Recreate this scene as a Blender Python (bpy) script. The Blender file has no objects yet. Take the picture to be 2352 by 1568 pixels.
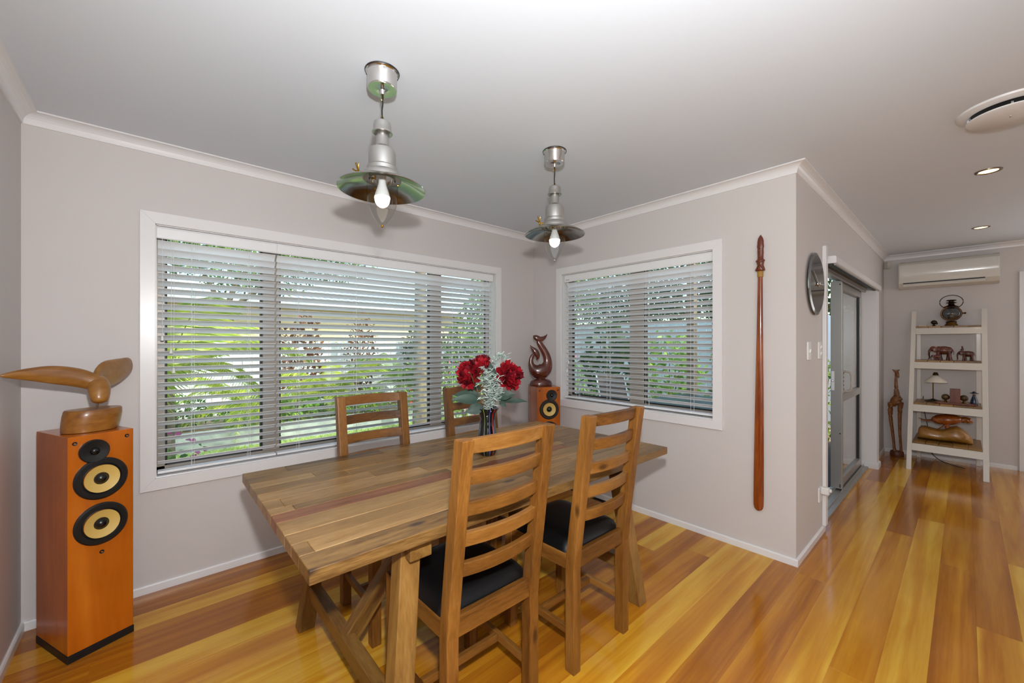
import bpy, bmesh, math, random
from mathutils import Vector as V, Matrix, Euler, noise
R = math.radians; PI = math.pi
rnd = random.Random(7)
col = bpy.context.scene.collection
sc = bpy.context.scene

# ------------------------------------------------------------------ camera, sky, lights, exposure
cd = bpy.data.cameras.new('camera'); cam = bpy.data.objects.new('camera', cd); col.objects.link(cam)
cam.location = (0, 0, 1.3175); cam.rotation_euler = (R(90), 0, R(48.32 - 90))
cd.sensor_width = 36; cd.lens = 926.7 / 2352 * 36; cd.shift_y = 4.5 / 2352; cd.clip_start = .02
sc.camera = cam
sc.view_settings.view_transform = 'Standard'; sc.view_settings.look = 'None'
sc.view_settings.exposure = -0.3; sc.view_settings.gamma = 1; sc.view_settings.use_curve_mapping = False
w = bpy.data.worlds.new('sky'); sc.world = w; w.use_nodes = True
wn = w.node_tree.nodes; wl = w.node_tree.links
sky = wn.new('ShaderNodeTexSky'); sky.sky_type = 'NISHITA'; sky.sun_disc = False
sky.sun_elevation = R(42); sky.sun_rotation = R(150); sky.air_density = 1.0; sky.dust_density = 2.5
wl.new(sky.outputs[0], wn['Background'].inputs[0]); wn['Background'].inputs[1].default_value = 0.8
def light(name, kind, loc, energy, color=(1, 1, 1), rot=None, look=None, **kw):
    l = bpy.data.lights.new(name, kind); o = bpy.data.objects.new(name, l); col.objects.link(o)
    o.location = loc; l.energy = energy; l.color = color
    if look: o.rotation_euler = (V(look) - V(loc)).to_track_quat('-Z', 'Y').to_euler()
    if rot: o.rotation_euler = rot
    for k, v in kw.items(): setattr(l, k, v)
    return o
light('sun', 'SUN', (4, -8, 12), 6.0, (1.0, .95, .86), look=(2.2, 2.6, 3.2), angle=R(.6))
# added fill lights, not real windows, in the unseen room behind the photographer, and the camera's own flash
light('fill_behind', 'AREA', (1.8, -2.35, 1.35), 5, (.97, .98, 1.0), rot=(R(-90), 0, PI), shape='RECTANGLE', size=4.0, size_y=1.9)  # added soft fill from behind, no window modelled there
light('fill_left', 'AREA', (-.42, -1.45, 1.4), 22, (.98, .99, 1.0), rot=(0, R(-90), 0), shape='RECTANGLE', size=1.8, size_y=1.7)  # added fill that brightens the walls facing left
light('fill_far_side', 'AREA', (5.2, -2.35, 1.4), 11, (.97, .98, 1.0), rot=(R(-90), 0, PI), shape='RECTANGLE', size=1.8, size_y=1.8)  # added fill for the far end of the room
light('fill_right', 'AREA', (6.6, -1.6, 1.4), 22, (.98, .99, 1.0), rot=(0, R(90), 0), shape='RECTANGLE', size=1.6, size_y=1.4)  # added fill to brighten the left wall
light('bounced_flash', 'AREA', (0.25, -.35, 1.65), 40, (.92, .98, 1.0), rot=(R(180), 0, 0), shape='DISK', size=.9)
light('camera_flash', 'SPOT', (0.03, -0.01, 1.56), 168, (.98, .99, 1.0), look=(1.6, 1.8, 1.35), spot_size=R(150), spot_blend=.6, shadow_soft_size=.03)

XL, YA, XB, YC, XD, ZC = -.4505, 2.873, 2.844, .6655, 6.7055, 2.38
YN = -2.5

# ------------------------------------------------------------------ materials
def lin(c):
    return tuple(((x / 255) / 12.92 if x / 255 <= .04045 else ((x / 255 + .055) / 1.055) ** 2.4) for x in c) + (1,)
def mat(name, c, rough=.5, metal=0, spec=.5, coat=0, bump=0, bscale=60, var=0, vscale=3, emit=None, es=0, trans=0, sheen=0, sub=0):
    m = bpy.data.materials.new(name); m.use_nodes = True; nt = m.node_tree; N = nt.nodes; L = nt.links; b = N['Principled BSDF']
    b.inputs['Base Color'].default_value = lin(c); b.inputs['Roughness'].default_value = rough; b.inputs['Metallic'].default_value = metal
    b.inputs['Specular IOR Level'].default_value = spec; b.inputs['Coat Weight'].default_value = coat; b.inputs['Coat Roughness'].default_value = .08
    b.inputs['Transmission Weight'].default_value = trans; b.inputs['Sheen Weight'].default_value = sheen; b.inputs['Subsurface Weight'].default_value = sub
    if emit: b.inputs['Emission Color'].default_value = lin(emit); b.inputs['Emission Strength'].default_value = es
    if bump or var:
        tc = N.new('ShaderNodeTexCoord')
    if bump:
        n = N.new('ShaderNodeTexNoise'); n.inputs['Scale'].default_value = bscale; n.inputs['Detail'].default_value = 4
        L.new(tc.outputs['Object'], n.inputs['Vector']); bp = N.new('ShaderNodeBump'); bp.inputs['Strength'].default_value = bump; bp.inputs['Distance'].default_value = .002
        L.new(n.outputs[0], bp.inputs['Height']); L.new(bp.outputs[0], b.inputs['Normal'])
    if var:
        n = N.new('ShaderNodeTexNoise'); n.inputs['Scale'].default_value = vscale; n.inputs['Detail'].default_value = 3
        L.new(tc.outputs['Object'], n.inputs['Vector'])
        oi = N.new('ShaderNodeObjectInfo'); ad = N.new('ShaderNodeMath'); ad.operation = 'ADD'
        L.new(n.outputs[0], ad.inputs[0]); mu = N.new('ShaderNodeMath'); mu.operation = 'MULTIPLY'; mu.inputs[1].default_value = .5; L.new(oi.outputs['Random'], mu.inputs[0]); L.new(mu.outputs[0], ad.inputs[1])
        r = N.new('ShaderNodeMapRange'); r.inputs['From Min'].default_value = .3; r.inputs['From Max'].default_value = 1.2
        r.inputs['To Min'].default_value = 1 - var; r.inputs['To Max'].default_value = 1 + var; L.new(ad.outputs[0], r.inputs['Value'])
        h = N.new('ShaderNodeHueSaturation'); h.inputs['Color'].default_value = lin(c); L.new(r.outputs[0], h.inputs['Value']); L.new(h.outputs[0], b.inputs['Base Color'])
    return m
def wood(name, cs, rough=.4, axis=2, stretch=9, scale=9, knots=0, coat=0, rand=1.0, bump=.15, spec=.5, shift=0.0, kcol=(60, 30, 14), fine=.35, blot=.5):
    """grain along one local axis; ObjectInfo random gives every piece its own figure and tone"""
    m = bpy.data.materials.new(name); m.use_nodes = True; nt = m.node_tree; N = nt.nodes; L = nt.links; b = N['Principled BSDF']
    b.inputs['Roughness'].default_value = rough; b.inputs['Coat Weight'].default_value = coat; b.inputs['Coat Roughness'].default_value = .1; b.inputs['Specular IOR Level'].default_value = spec
    tc = N.new('ShaderNodeTexCoord'); oi = N.new('ShaderNodeObjectInfo')
    rv = N.new('ShaderNodeMath'); rv.operation = 'MULTIPLY'; rv.inputs[1].default_value = 37; L.new(oi.outputs['Random'], rv.inputs[0])
    va = N.new('ShaderNodeVectorMath'); va.operation = 'ADD'; L.new(tc.outputs['Object'], va.inputs[0])
    cx = N.new('ShaderNodeCombineXYZ')
    for i in range(3): L.new(rv.outputs[0], cx.inputs[i])
    L.new(cx.outputs[0], va.inputs[1])
    mp = N.new('ShaderNodeMapping'); s = [scale] * 3; s[axis] = scale / stretch; mp.inputs['Scale'].default_value = s; L.new(va.outputs[0], mp.inputs['Vector'])
    n1 = N.new('ShaderNodeTexNoise'); n1.inputs['Scale'].default_value = 1; n1.inputs['Detail'].default_value = 5; n1.inputs['Distortion'].default_value = .6; L.new(mp.outputs[0], n1.inputs['Vector'])
    n2 = N.new('ShaderNodeTexNoise'); n2.inputs['Scale'].default_value = 9; n2.inputs['Detail'].default_value = 3; L.new(mp.outputs[0], n2.inputs['Vector'])
    mx = N.new('ShaderNodeMix'); mx.inputs['Factor'].default_value = fine; L.new(n1.outputs[0], mx.inputs['A']); L.new(n2.outputs[0], mx.inputs['B'])
    rr = N.new('ShaderNodeMapRange'); rr.inputs['From Min'].default_value = 0; rr.inputs['From Max'].default_value = 1; rr.inputs['To Min'].default_value = -.22 * rand + shift; rr.inputs['To Max'].default_value = .22 * rand + shift
    L.new(oi.outputs['Random'], rr.inputs['Value'])
    ad = N.new('ShaderNodeMath'); ad.operation = 'ADD'; L.new(mx.outputs['Result'], ad.inputs[0]); L.new(rr.outputs[0], ad.inputs[1])
    cr = N.new('ShaderNodeValToRGB'); e = cr.color_ramp.elements
    e[0].position = .28; e[0].color = lin(cs[0]); e[1].position = .74; e[1].color = lin(cs[-1])
    for i, c in enumerate(cs[1:-1]):
        q = e.new(.28 + .46 * (i + 1) / (len(cs) - 1)); q.color = lin(c)
    L.new(ad.outputs[0], cr.inputs[0]); out = cr.outputs[0]
    if blot:
        n3 = N.new('ShaderNodeTexNoise'); n3.inputs['Scale'].default_value = 2.5; n3.inputs['Detail'].default_value = 2; L.new(va.outputs[0], n3.inputs['Vector'])
        r3 = N.new('ShaderNodeMapRange'); r3.inputs['From Min'].default_value = .3; r3.inputs['From Max'].default_value = .7; r3.inputs['To Min'].default_value = 1 - .3 * blot; r3.inputs['To Max'].default_value = 1 + .2 * blot; L.new(n3.outputs[0], r3.inputs['Value'])
        h = N.new('ShaderNodeHueSaturation'); L.new(out, h.inputs['Color']); L.new(r3.outputs[0], h.inputs['Value']); out = h.outputs[0]
    if knots:
        mk = N.new('ShaderNodeMapping'); s = [knots] * 3; s[axis] = knots * .42; mk.inputs['Scale'].default_value = s; L.new(va.outputs[0], mk.inputs['Vector'])
        vo = N.new('ShaderNodeTexVoronoi'); vo.inputs['Scale'].default_value = 1; L.new(mk.outputs[0], vo.inputs['Vector'])
        kr = N.new('ShaderNodeMapRange'); kr.inputs['From Min'].default_value = .07; kr.inputs['From Max'].default_value = .15; kr.inputs['To Min'].default_value = .85; kr.inputs['To Max'].default_value = 0; L.new(vo.outputs['Distance'], kr.inputs['Value'])
        km = N.new('ShaderNodeMix'); km.data_type = 'RGBA'; km.inputs['B'].default_value = lin(kcol); L.new(kr.outputs[0], km.inputs['Factor']); L.new(out, km.inputs['A']); out = km.outputs['Result']
    L.new(out, b.inputs['Base Color'])
    if bump:
        bp = N.new('ShaderNodeBump'); bp.inputs['Strength'].default_value = bump; bp.inputs['Distance'].default_value = .002; L.new(mx.outputs['Result'], bp.inputs['Height']); L.new(bp.outputs[0], b.inputs['Normal'])
    return m
def glass(name, tint=(235, 245, 242), f0=.04, f1=.9, pw=4.0):
    m = bpy.data.materials.new(name); m.use_nodes = True; N = m.node_tree.nodes; L = m.node_tree.links; N.remove(N['Principled BSDF'])
    t = N.new('ShaderNodeBsdfTransparent'); t.inputs[0].default_value = lin(tint); g = N.new('ShaderNodeBsdfGlossy'); g.inputs['Roughness'].default_value = .02
    lw = N.new('ShaderNodeLayerWeight'); lw.inputs[0].default_value = .5; po = N.new('ShaderNodeMath'); po.operation = 'POWER'; po.inputs[1].default_value = pw; L.new(lw.outputs['Facing'], po.inputs[0])
    ma = N.new('ShaderNodeMath'); ma.operation = 'MULTIPLY_ADD'; ma.inputs[1].default_value = f1; ma.inputs[2].default_value = f0; L.new(po.outputs[0], ma.inputs[0])
    mx = N.new('ShaderNodeMixShader'); L.new(ma.outputs[0], mx.inputs[0]); L.new(t.outputs[0], mx.inputs[1]); L.new(g.outputs[0], mx.inputs[2])
    L.new(mx.outputs[0], N['Material Output'].inputs[0]); return m
def emis(name, c, s):
    return mat(name, c, .5, emit=c, es=s)
def leafmat(name, c1, c2, rough=.5, tr=.3):
    m = bpy.data.materials.new(name); m.use_nodes = True; N = m.node_tree.nodes; L = m.node_tree.links; b = N['Principled BSDF']; b.inputs['Roughness'].default_value = rough
    g = N.new('ShaderNodeNewGeometry'); cr = N.new('ShaderNodeValToRGB'); cr.color_ramp.elements[0].color = lin(c1); cr.color_ramp.elements[1].color = lin(c2); L.new(g.outputs['Random Per Island'], cr.inputs[0]); L.new(cr.outputs[0], b.inputs['Base Color'])
    t = N.new('ShaderNodeBsdfTranslucent'); L.new(cr.outputs[0], t.inputs[0]); mx = N.new('ShaderNodeMixShader'); mx.inputs[0].default_value = tr
    L.new(b.outputs[0], mx.inputs[1]); L.new(t.outputs[0], mx.inputs[2]); L.new(mx.outputs[0], N['Material Output'].inputs[0]); return m

WALL = mat('wall_paint', (205, 199, 196), .65, bump=.08, bscale=220)
CEIL = mat('ceiling_paint', (214, 219, 226), .8)
TRIM = mat('trim_gloss', (226, 224, 224), .3)
WHITE = mat('white_satin', (225, 224, 222), .35)
SLAT = mat('slat_white', (232, 233, 234), .38)
ALU = mat('taupe_aluminium', (150, 141, 131), .4, metal=.25)
ALUD = mat('door_aluminium', (160, 156, 150), .35, metal=.5)
BLACK = mat('rubber_black', (18, 18, 18), .5)
PANE = glass('pane_glass'); PANET = glass('door_glass', (205, 222, 220), .16, .8, 1.6)
FLOORB = wood('floor_board', [(154, 90, 20), (182, 116, 26), (200, 140, 36), (218, 170, 58)], rough=.13, axis=0, stretch=20, scale=12, rand=1.0, bump=.02, blot=.22, fine=.15)
CHW = wood('chair_pine', [(78, 46, 14), (112, 70, 24), (132, 86, 34), (150, 104, 48)], rough=.42, axis=2, stretch=8, scale=20, knots=9, rand=.7, bump=.12, blot=.7)
CHWX = wood('chair_pine_rail', [(78, 46, 14), (112, 70, 24), (132, 86, 34), (150, 104, 48)], rough=.42, axis=0, stretch=8, scale=20, knots=9, rand=.7, bump=.12, blot=.7)
TBW = wood('table_plank', [(86, 58, 28), (124, 92, 50), (146, 110, 64), (166, 132, 86)], rough=.33, axis=0, stretch=9, scale=26, knots=9, rand=.62, bump=.2, blot=.6, kcol=(50, 34, 30))
TBR = wood('table_plank_reddish', [(96, 56, 34), (122, 74, 46), (138, 90, 58), (150, 104, 70)], rough=.36, axis=0, stretch=9, scale=18, knots=4, rand=.3, bump=.2, blot=.5)
TBL = wood('table_leg', [(84, 56, 22), (118, 82, 36), (140, 102, 50), (156, 120, 66)], rough=.42, axis=2, stretch=8, scale=15, knots=6, rand=.6, bump=.15, blot=.7)
SPKW = wood('cherry_veneer', [(144, 64, 6), (172, 86, 12), (190, 100, 18), (204, 118, 30)], rough=.25, axis=2, stretch=7, scale=6, rand=.4, bump=.02, coat=.3, blot=.4, fine=.15)
LEATH = mat('black_leather', (9, 9, 10), .42, spec=.35, bump=.15, bscale=300)
STEEL = mat('brushed_nickel', (200, 198, 194), .3, metal=1, bump=.05, bscale=400)
CHROME = mat('polished_chrome', (215, 213, 210), .1, metal=1)
BRASS = mat('polished_brass', (190, 150, 60), .22, metal=1)
BRONZE = mat('dark_bronze', (58, 44, 26), .35, metal=.8)

# ------------------------------------------------------------------ mesh helpers
def ob(name, me, m, parent=None, kind=None, smooth=None):
    o = bpy.data.objects.new(name, me); col.objects.link(o)
    if m is not None and not me.materials: me.materials.append(m)
    if smooth is not None:
        for p in me.polygons: p.use_smooth = True
        if smooth < 179: me.set_sharp_from_angle(angle=R(smooth))
    if parent is not None: o.parent = parent
    if kind: o['kind'] = kind
    return o
def empty(name, loc=(0, 0, 0), rz=0, label=None, cat=None, group=None, kind=None):
    o = bpy.data.objects.new(name, None); col.objects.link(o); o.location = loc; o.rotation_euler = (0, 0, rz); o.empty_display_size = .05
    return tag(o, label, cat, group, kind)
def tag(o, label=None, cat=None, group=None, kind=None):
    for k, v in (('label', label), ('category', cat), ('group', group), ('kind', kind)):
        if v: o[k] = v
    return o
class MB:
    def __init__(s): s.v = []; s.f = []
    def add(s, vs, fs):
        n = len(s.v); s.v += [tuple(v) for v in vs]; s.f += [tuple(i + n for i in f) for f in fs]; return s
    def box(s, x0, x1, y0, y1, z0, z1, rot=None, piv=None):
        vs = [V((x, y, z)) for x in (x0, x1) for y in (y0, y1) for z in (z0, z1)]
        if rot:
            p = V(piv) if piv else V(((x0 + x1) / 2, (y0 + y1) / 2, (z0 + z1) / 2)); q = Euler(rot).to_matrix(); vs = [q @ (v - p) + p for v in vs]
        return s.add(vs, [(0, 1, 3, 2), (4, 6, 7, 5), (0, 4, 5, 1), (2, 3, 7, 6), (0, 2, 6, 4), (1, 5, 7, 3)])
    def loft(s, rings, caps=True, closed=False):
        n = len(rings[0]); vs = [p for r in rings for p in r]; fs = []
        for i in range(len(rings) - (0 if closed else 1)):
            k = (i + 1) % len(rings)
            for j in range(n):
                a, b = i * n + j, i * n + (j + 1) % n; c, d = k * n + (j + 1) % n, k * n + j; fs.append((a, b, c, d))
        if caps and not closed: fs.append(tuple(range(n - 1, -1, -1))); fs.append(tuple((len(rings) - 1) * n + j for j in range(n)))
        return s.add(vs, fs)
    def lathe(s, prof, seg=32, c=(0, 0, 0), mtx=None, caps=False, ax=1, ay=1):
        rings = []
        for r, z in prof:
            ring = []
            for j in range(seg):
                a = 2 * PI * j / seg; p = V((r * math.cos(a) * ax, r * math.sin(a) * ay, z))
                if mtx: p = mtx @ p
                ring.append(p + V(c))
            rings.append(ring)
        return s.loft(rings, caps)
    def tube(s, pts, r, seg=8, caps=True, flat=1.0, up=(0, 0, 1)):
        pts = [V(p) for p in pts]; rings = []
        for i, p in enumerate(pts):
            t = (pts[min(i + 1, len(pts) - 1)] - pts[max(i - 1, 0)]).normalized()
            u = V(up) - t * t.dot(V(up))
            if u.length < .05: u = V((1, 0, 0)) - t * t.x
            if u.length < .05: u = V((0, 1, 0)) - t * t.y
            u.normalize(); w_ = t.cross(u); rr = r[i] if isinstance(r, (list, tuple)) else r
            if not isinstance(rr, (list, tuple)): rr = (rr, rr * flat)
            rings.append([p + w_ * (rr[0] * math.cos(2 * PI * j / seg)) + u * (rr[1] * math.sin(2 * PI * j / seg)) for j in range(seg)])
        return s.loft(rings, caps)
    def ball(s, c, r, seg=16, rot=None, n=10):
        if not isinstance(r, (list, tuple)): r = (r, r, r)
        q = Euler(rot).to_matrix() if rot else Matrix.Identity(3); rings = []
        for i in range(n + 1):
            th = PI * (.02 + .96 * i / n); rings.append([V(c) + q @ V((r[0] * math.sin(th) * math.cos(2 * PI * j / seg), r[1] * math.sin(th) * math.sin(2 * PI * j / seg), -r[2] * math.cos(th))) for j in range(seg)])
        return s.loft(rings)
    def prism(s, poly, axis, a, b):
        """poly in the plane of the other two axes, extruded along axis from a to b"""
        def P(u, v, w_):
            return {0: (w_, u, v), 1: (u, w_, v), 2: (u, v, w_)}[axis]
        return s.loft([[V(P(u, v, a)) for u, v in poly], [V(P(u, v, b)) for u, v in poly]])
    def mesh(s, bevel=0, seg=2, ang=35):
        me = bpy.data.meshes.new('mesh'); me.from_pydata(s.v, [], s.f); bm = bmesh.new(); bm.from_mesh(me)
        bmesh.ops.recalc_face_normals(bm, faces=bm.faces)
        if bevel:
            es = [e for e in bm.edges if len(e.link_faces) == 2 and e.calc_face_angle(0) > R(ang)]
            bmesh.ops.bevel(bm, geom=es, offset=bevel, segments=seg, affect='EDGES', profile=.6, clamp_overlap=True)
        bm.to_mesh(me); bm.free(); return me
    def build(s, name, m, parent=None, bevel=0, seg=2, smooth=None, kind=None, ang=35):
        return ob(name, s.mesh(bevel, seg, ang), m, parent, kind, smooth)
def rrect(w_, h, r, n=4):
    pts = []
    for cx, cy, a0 in ((w_ / 2 - r, h / 2 - r, 0), (-w_ / 2 + r, h / 2 - r, 90), (-w_ / 2 + r, -h / 2 + r, 180), (w_ / 2 - r, -h / 2 + r, 270)):
        for i in range(n + 1):
            a = R(a0 + 90 * i / n); pts.append((cx + r * math.cos(a), cy + r * math.sin(a)))
    return pts
def beam(name, p0, p1, w_, d, m, parent=None, up=(0, 1, 0), bevel=.003, taper=1.0):
    """a bar from p0 to p1: its mesh runs along local Z (grain), w_ across, d along 'up'"""
    p0, p1 = V(p0), V(p1); L_ = (p1 - p0).length; z = (p1 - p0).normalized(); y = (V(up) - z * z.dot(V(up))).normalized(); x = y.cross(z)
    b = MB(); hw, hd = w_ / 2, d / 2
    b.loft([[V((sx * hw * k, sy * hd * k, zz)) for sx, sy in ((-1, -1), (1, -1), (1, 1), (-1, 1))] for zz, k in ((-L_ / 2, 1), (L_ / 2, taper))])
    o = b.build(name, m, parent, bevel=bevel)
    M_ = Matrix((x, y, z)).transposed().to_4x4(); M_.translation = (p0 + p1) / 2
    o.location = M_.translation; o.rotation_euler = M_.to_euler(); return o
def bez(pts, n=24):
    """Catmull-Rom through points"""
    P = [V(p) for p in pts]; P = [P[0] * 2 - P[1]] + P + [P[-1] * 2 - P[-2]]; out = []
    m = len(P) - 3
    for k in range(n + 1):
        t = k / n * m; i = min(int(t), m - 1); t -= i; a, b, c, d = P[i:i + 4]
        out.append(.5 * ((2 * b) + (c - a) * t + (2 * a - 5 * b + 4 * c - d) * t * t + (3 * b - a - 3 * c + d) * t ** 3))
    return out
def vals(xs, n=24):
    return [p.x for p in bez([(x, 0, 0) for x in xs], n)]
def copy_tree(o, parent=None):
    c = o.copy(); col.objects.link(c); c.parent = parent
    for ch in list(o.children): copy_tree(ch, c)
    return c

# ------------------------------------------------------------------ the setting
T = .13
def slab(name, boxes, m, kind='structure', parent=None, bevel=0):
    b = MB()
    for q in boxes: b.box(*q)
    return b.build(name, m, parent, bevel=bevel, kind=kind)
# floor: an underlay with every board a piece of its own
fl = empty('floor', (0, 0, 0), kind='structure')
slab('subfloor', [(XL - T, XD + T, YN - T, YA + T, -.12, -.012)], mat('subfloor', (40, 26, 14), .8), None, fl)
PW = .135; fr = random.Random(11)
meshes = {}
def plank_mesh(L_, wd):
    k = (round(L_, 2), round(wd, 3))
    if k not in meshes: meshes[k] = MB().box(-k[0] / 2, k[0] / 2, -k[1] / 2, k[1] / 2, -.012, 0).mesh(bevel=.0004, seg=1)
    return meshes[k]
y = YA
row = 0
edges = []
yy = .775
while yy > YN: yy -= PW
while yy < YA:
    y0, y1 = max(yy, YN), min(yy + PW, YA); yy += PW
    if y1 - y0 < .01: continue
    xmax = XB if y0 >= YC - .02 else XD
    if y0 < YC < y1: xmax = XD
    x = XL - fr.uniform(0, 1.6) ; ym = (y0 + y1) / 2
    while x < xmax:
        L_ = fr.choice([1.2, 1.8, 2.4, 3.0, 3.6]); a, b_ = max(x, XL), min(x + L_, xmax); x += L_
        if b_ - a < .08: continue
        if y1 < -.9 or a > xmax: 
            pass
        o = ob('floorboard', plank_mesh(b_ - a - .0003, y1 - y0 - .0003), FLOORB, fl); o.location = ((a + b_) / 2, ym, 0)
# walls
slab('wall_left', [(XL - T, XL, YN - T, YA + T, 0, ZC + .1)], WALL)
WX0, WX1, WZ0, WZ1 = .011, 2.35, .599, 1.954
slab('wall_back', [(XL, WX0, YA, YA + T, 0, ZC + .1), (WX1, XB + T, YA, YA + T, 0, ZC + .1), (WX0, WX1, YA, YA + T, 0, WZ0), (WX0, WX1, YA, YA + T, WZ1, ZC + .1)], WALL)
VY0, VY1, VZ0, VZ1 = 1.137, 2.492, .80, 1.954
slab('wall_right', [(XB, XB + T, YC, VY0, 0, ZC + .1), (XB, XB + T, VY1, YA, 0, ZC + .1), (XB, XB + T, VY0, VY1, 0, VZ0), (XB, XB + T, VY0, VY1, VZ1, ZC + .1)], WALL)
DX0, DX1, DZ = 3.56, 5.66, 1.93
slab('wall_side', [(XB + T, DX0, YC, YC + T, 0, ZC + .1), (5.83, XD, YC, YC + T, 0, ZC + .1), (DX0, 5.83, YC, YC + T, DZ, ZC + .1)], WALL)
slab('wall_far', [(XD, XD + T, YN - T, YC + T, 0, ZC + .1)], WALL)
slab('wall_front', [(XL, XD, YN - T, YN, 0, ZC + .1)], WALL)
slab('ceiling', [(XL, XD, YN, YC, ZC, ZC + .1), (XL, XB, YC, YA, ZC, ZC + .1)], CEIL)
slab('roof', [(XL - .5, XD + .5, YN - .5, YC + .75, ZC + .12, ZC + .3), (XL - .5, XB + .75, YC + .75, YA + .45, ZC + .12, ZC + .3)], mat('roof_underside', (190, 188, 182), .8))
# the boxed column that ends the door opening
c = MB().box(5.66, 5.83, .615, .80, 0, 1.875); cb = c.build('trim_1', TRIM, kind='structure', bevel=.002)
for k, (z0, z1, e) in enumerate(((0, .05, .014), (.05, .058, .008))):
    MB().box(5.66 - e, 5.83 + e, .615 - e, .8, z0, z1).build('column_skirting', TRIM, cb, bevel=.003)
# coved cornice and skirting, mitred, one piece per wall
path = [V((XL, YN, 0)), V((XL, YA, 0)), V((XB, YA, 0)), V((XB, YC, 0)), V((XD, YC, 0)), V((XD, YN, 0))]
def miter(i):
    d0 = (path[i] - path[i - 1]).normalized() if i > 0 else (path[1] - path[0]).normalized()
    d1 = (path[i + 1] - path[i]).normalized() if i < len(path) - 1 else d0
    n0 = V((d0.y, -d0.x, 0)); n1 = V((d1.y, -d1.x, 0)); m_ = (n0 + n1)
    return m_ / (m_.dot(n0))
cove = [(0, 0), (0, -.055), (.006, -.055)] + [(.052 - .046 * math.cos(a), -.052 + .045 * math.sin(a)) for a in [R(90 * i / 6) for i in range(7)]] + [(.056, -.007), (.056, 0)]
skirt = [(0, 0), (.012, 0), (.012, .036), (.008, .042), (0, .042)]
def sweep(name, prof, i, z, m, a=None, b=None):
    r0 = [(a if a is not None else path[i]) + (miter(i) if a is None else miter_n(i)) * u + V((0, 0, z + v)) for u, v in prof]
    r1 = [(b if b is not None else path[i + 1]) + (miter(i + 1) if b is None else miter_n(i)) * u + V((0, 0, z + v)) for u, v in prof]
    return MB().loft([r0, r1]).build(name, m, kind='structure')
def miter_n(i):
    d = (path[i + 1] - path[i]).normalized(); return V((d.y, -d.x, 0))
for i in range(5): sweep('trim_%d' % (i + 2), cove, i, ZC, TRIM)
sweep('baseboard_left', skirt, 0, 0, TRIM); sweep('baseboard_back', skirt, 1, 0, TRIM); sweep('baseboard_right', skirt, 2, 0, TRIM)
sweep('baseboard_side', skirt, 3, 0, TRIM, b=V((3.54, YC, 0))); 
sweep('baseboard_end', skirt, 3, 0, TRIM, a=V((5.845, YC, 0)))
sweep('baseboard_far', skirt, 4, 0, TRIM, b=V((XD, -.36, 0)))
# far door architrave at the right edge of the picture
slab('trim_7', [(XD - .02, XD, -.45, -.372, 0, 2.06)], TRIM, bevel=.002)
# architraves and windows --------------------------------------------------
def pict_frame(name, parent, u0, u1, z0, z1, wdt, th, plane, axis, m):
    """mitred frame of four boards round an opening; axis 1: wall of constant Y (boards stand out to -Y); axis 0: constant X"""
    def P(u, d, z): return V((u, plane - d, z)) if axis == 1 else V((plane - d, u, z))
    O = [(u0 - wdt, z0 - wdt), (u1 + wdt, z0 - wdt), (u1 + wdt, z1 + wdt), (u0 - wdt, z1 + wdt)]; I = [(u0, z0), (u1, z0), (u1, z1), (u0, z1)]
    for k in range(4):
        k2 = (k + 1) % 4; q = [O[k], O[k2], I[k2], I[k]]
        MB().loft([[P(u, 0, z) for u, z in q], [P(u, th, z) for u, z in q]]).build(name, m, parent, bevel=.0015, seg=1)
def window(n, u0, u1, z0, z1, axis, plane, mulls):
    e = empty('window_%d' % n, (0, 0, 0), kind='structure')
    def box(a0, a1, d0, d1, c0, c1, mb=None):
        mb = mb or MB(); return mb.box(a0, a1, plane + d0, plane + d1, c0, c1) if axis == 1 else mb.box(plane + d0, plane + d1, a0, a1, c0, c1)
    pict_frame('architrave', e, u0, u1, z0, z1, .062, .018, plane, axis, TRIM)
    box(u0 - .001, u0 + .004, 0, .085, z0, z1).build('jamb_liner', TRIM, e); box(u1 - .004, u1 + .001, 0, .085, z0, z1).build('jamb_liner', TRIM, e)
    box(u0, u1, -.004, .085, z0 - .001, z0 + .006).build('sill', TRIM, e, bevel=.002); box(u0, u1, 0, .085, z1 - .004, z1 + .001).build('head_liner', TRIM, e)
    f = MB(); fw = .04
    for q in ((u0, u0 + fw, z0, z1), (u1 - fw, u1, z0, z1), (u0, u1, z0, z0 + fw), (u0, u1, z1 - fw, z1)): box(q[0], q[1], .085, T, q[2], q[3], f)
    f.build('window_frame', ALU, e, bevel=.002, seg=1)
    for a, b_ in mulls: box(a, b_, .082, T, z0 + fw - .005, z1 - fw + .005).build('mullion', ALU, e, bevel=.003, seg=1)
    for a, b_ in mulls: box(a - .012, a, .095, T - .01, z0 + fw, z1 - fw).build('gasket', BLACK, e)
    us = [u0 + fw] + [x for ab in mulls for x in ab] + [u1 - fw]
    for i in range(0, len(us), 2):
        box(us[i], us[i + 1], .108, .113, z0 + fw, z1 - fw).build('pane', PANE, e)
        g = MB(); box(us[i], us[i] + .01, .1, .12, z0 + fw, z1 - fw, g); box(us[i + 1] - .01, us[i + 1], .1, .12, z0 + fw, z1 - fw, g); box(us[i], us[i + 1], .1, .12, z0 + fw, z0 + fw + .01, g); g.build('gasket', BLACK, e)
    return e
window(1, WX0, WX1, WZ0, WZ1, 1, YA, [(.52, .614), (1.723, 1.828)])
window(2, VY0, VY1, VZ0, VZ1, 0, XB, [(1.706, 1.833)])
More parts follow.
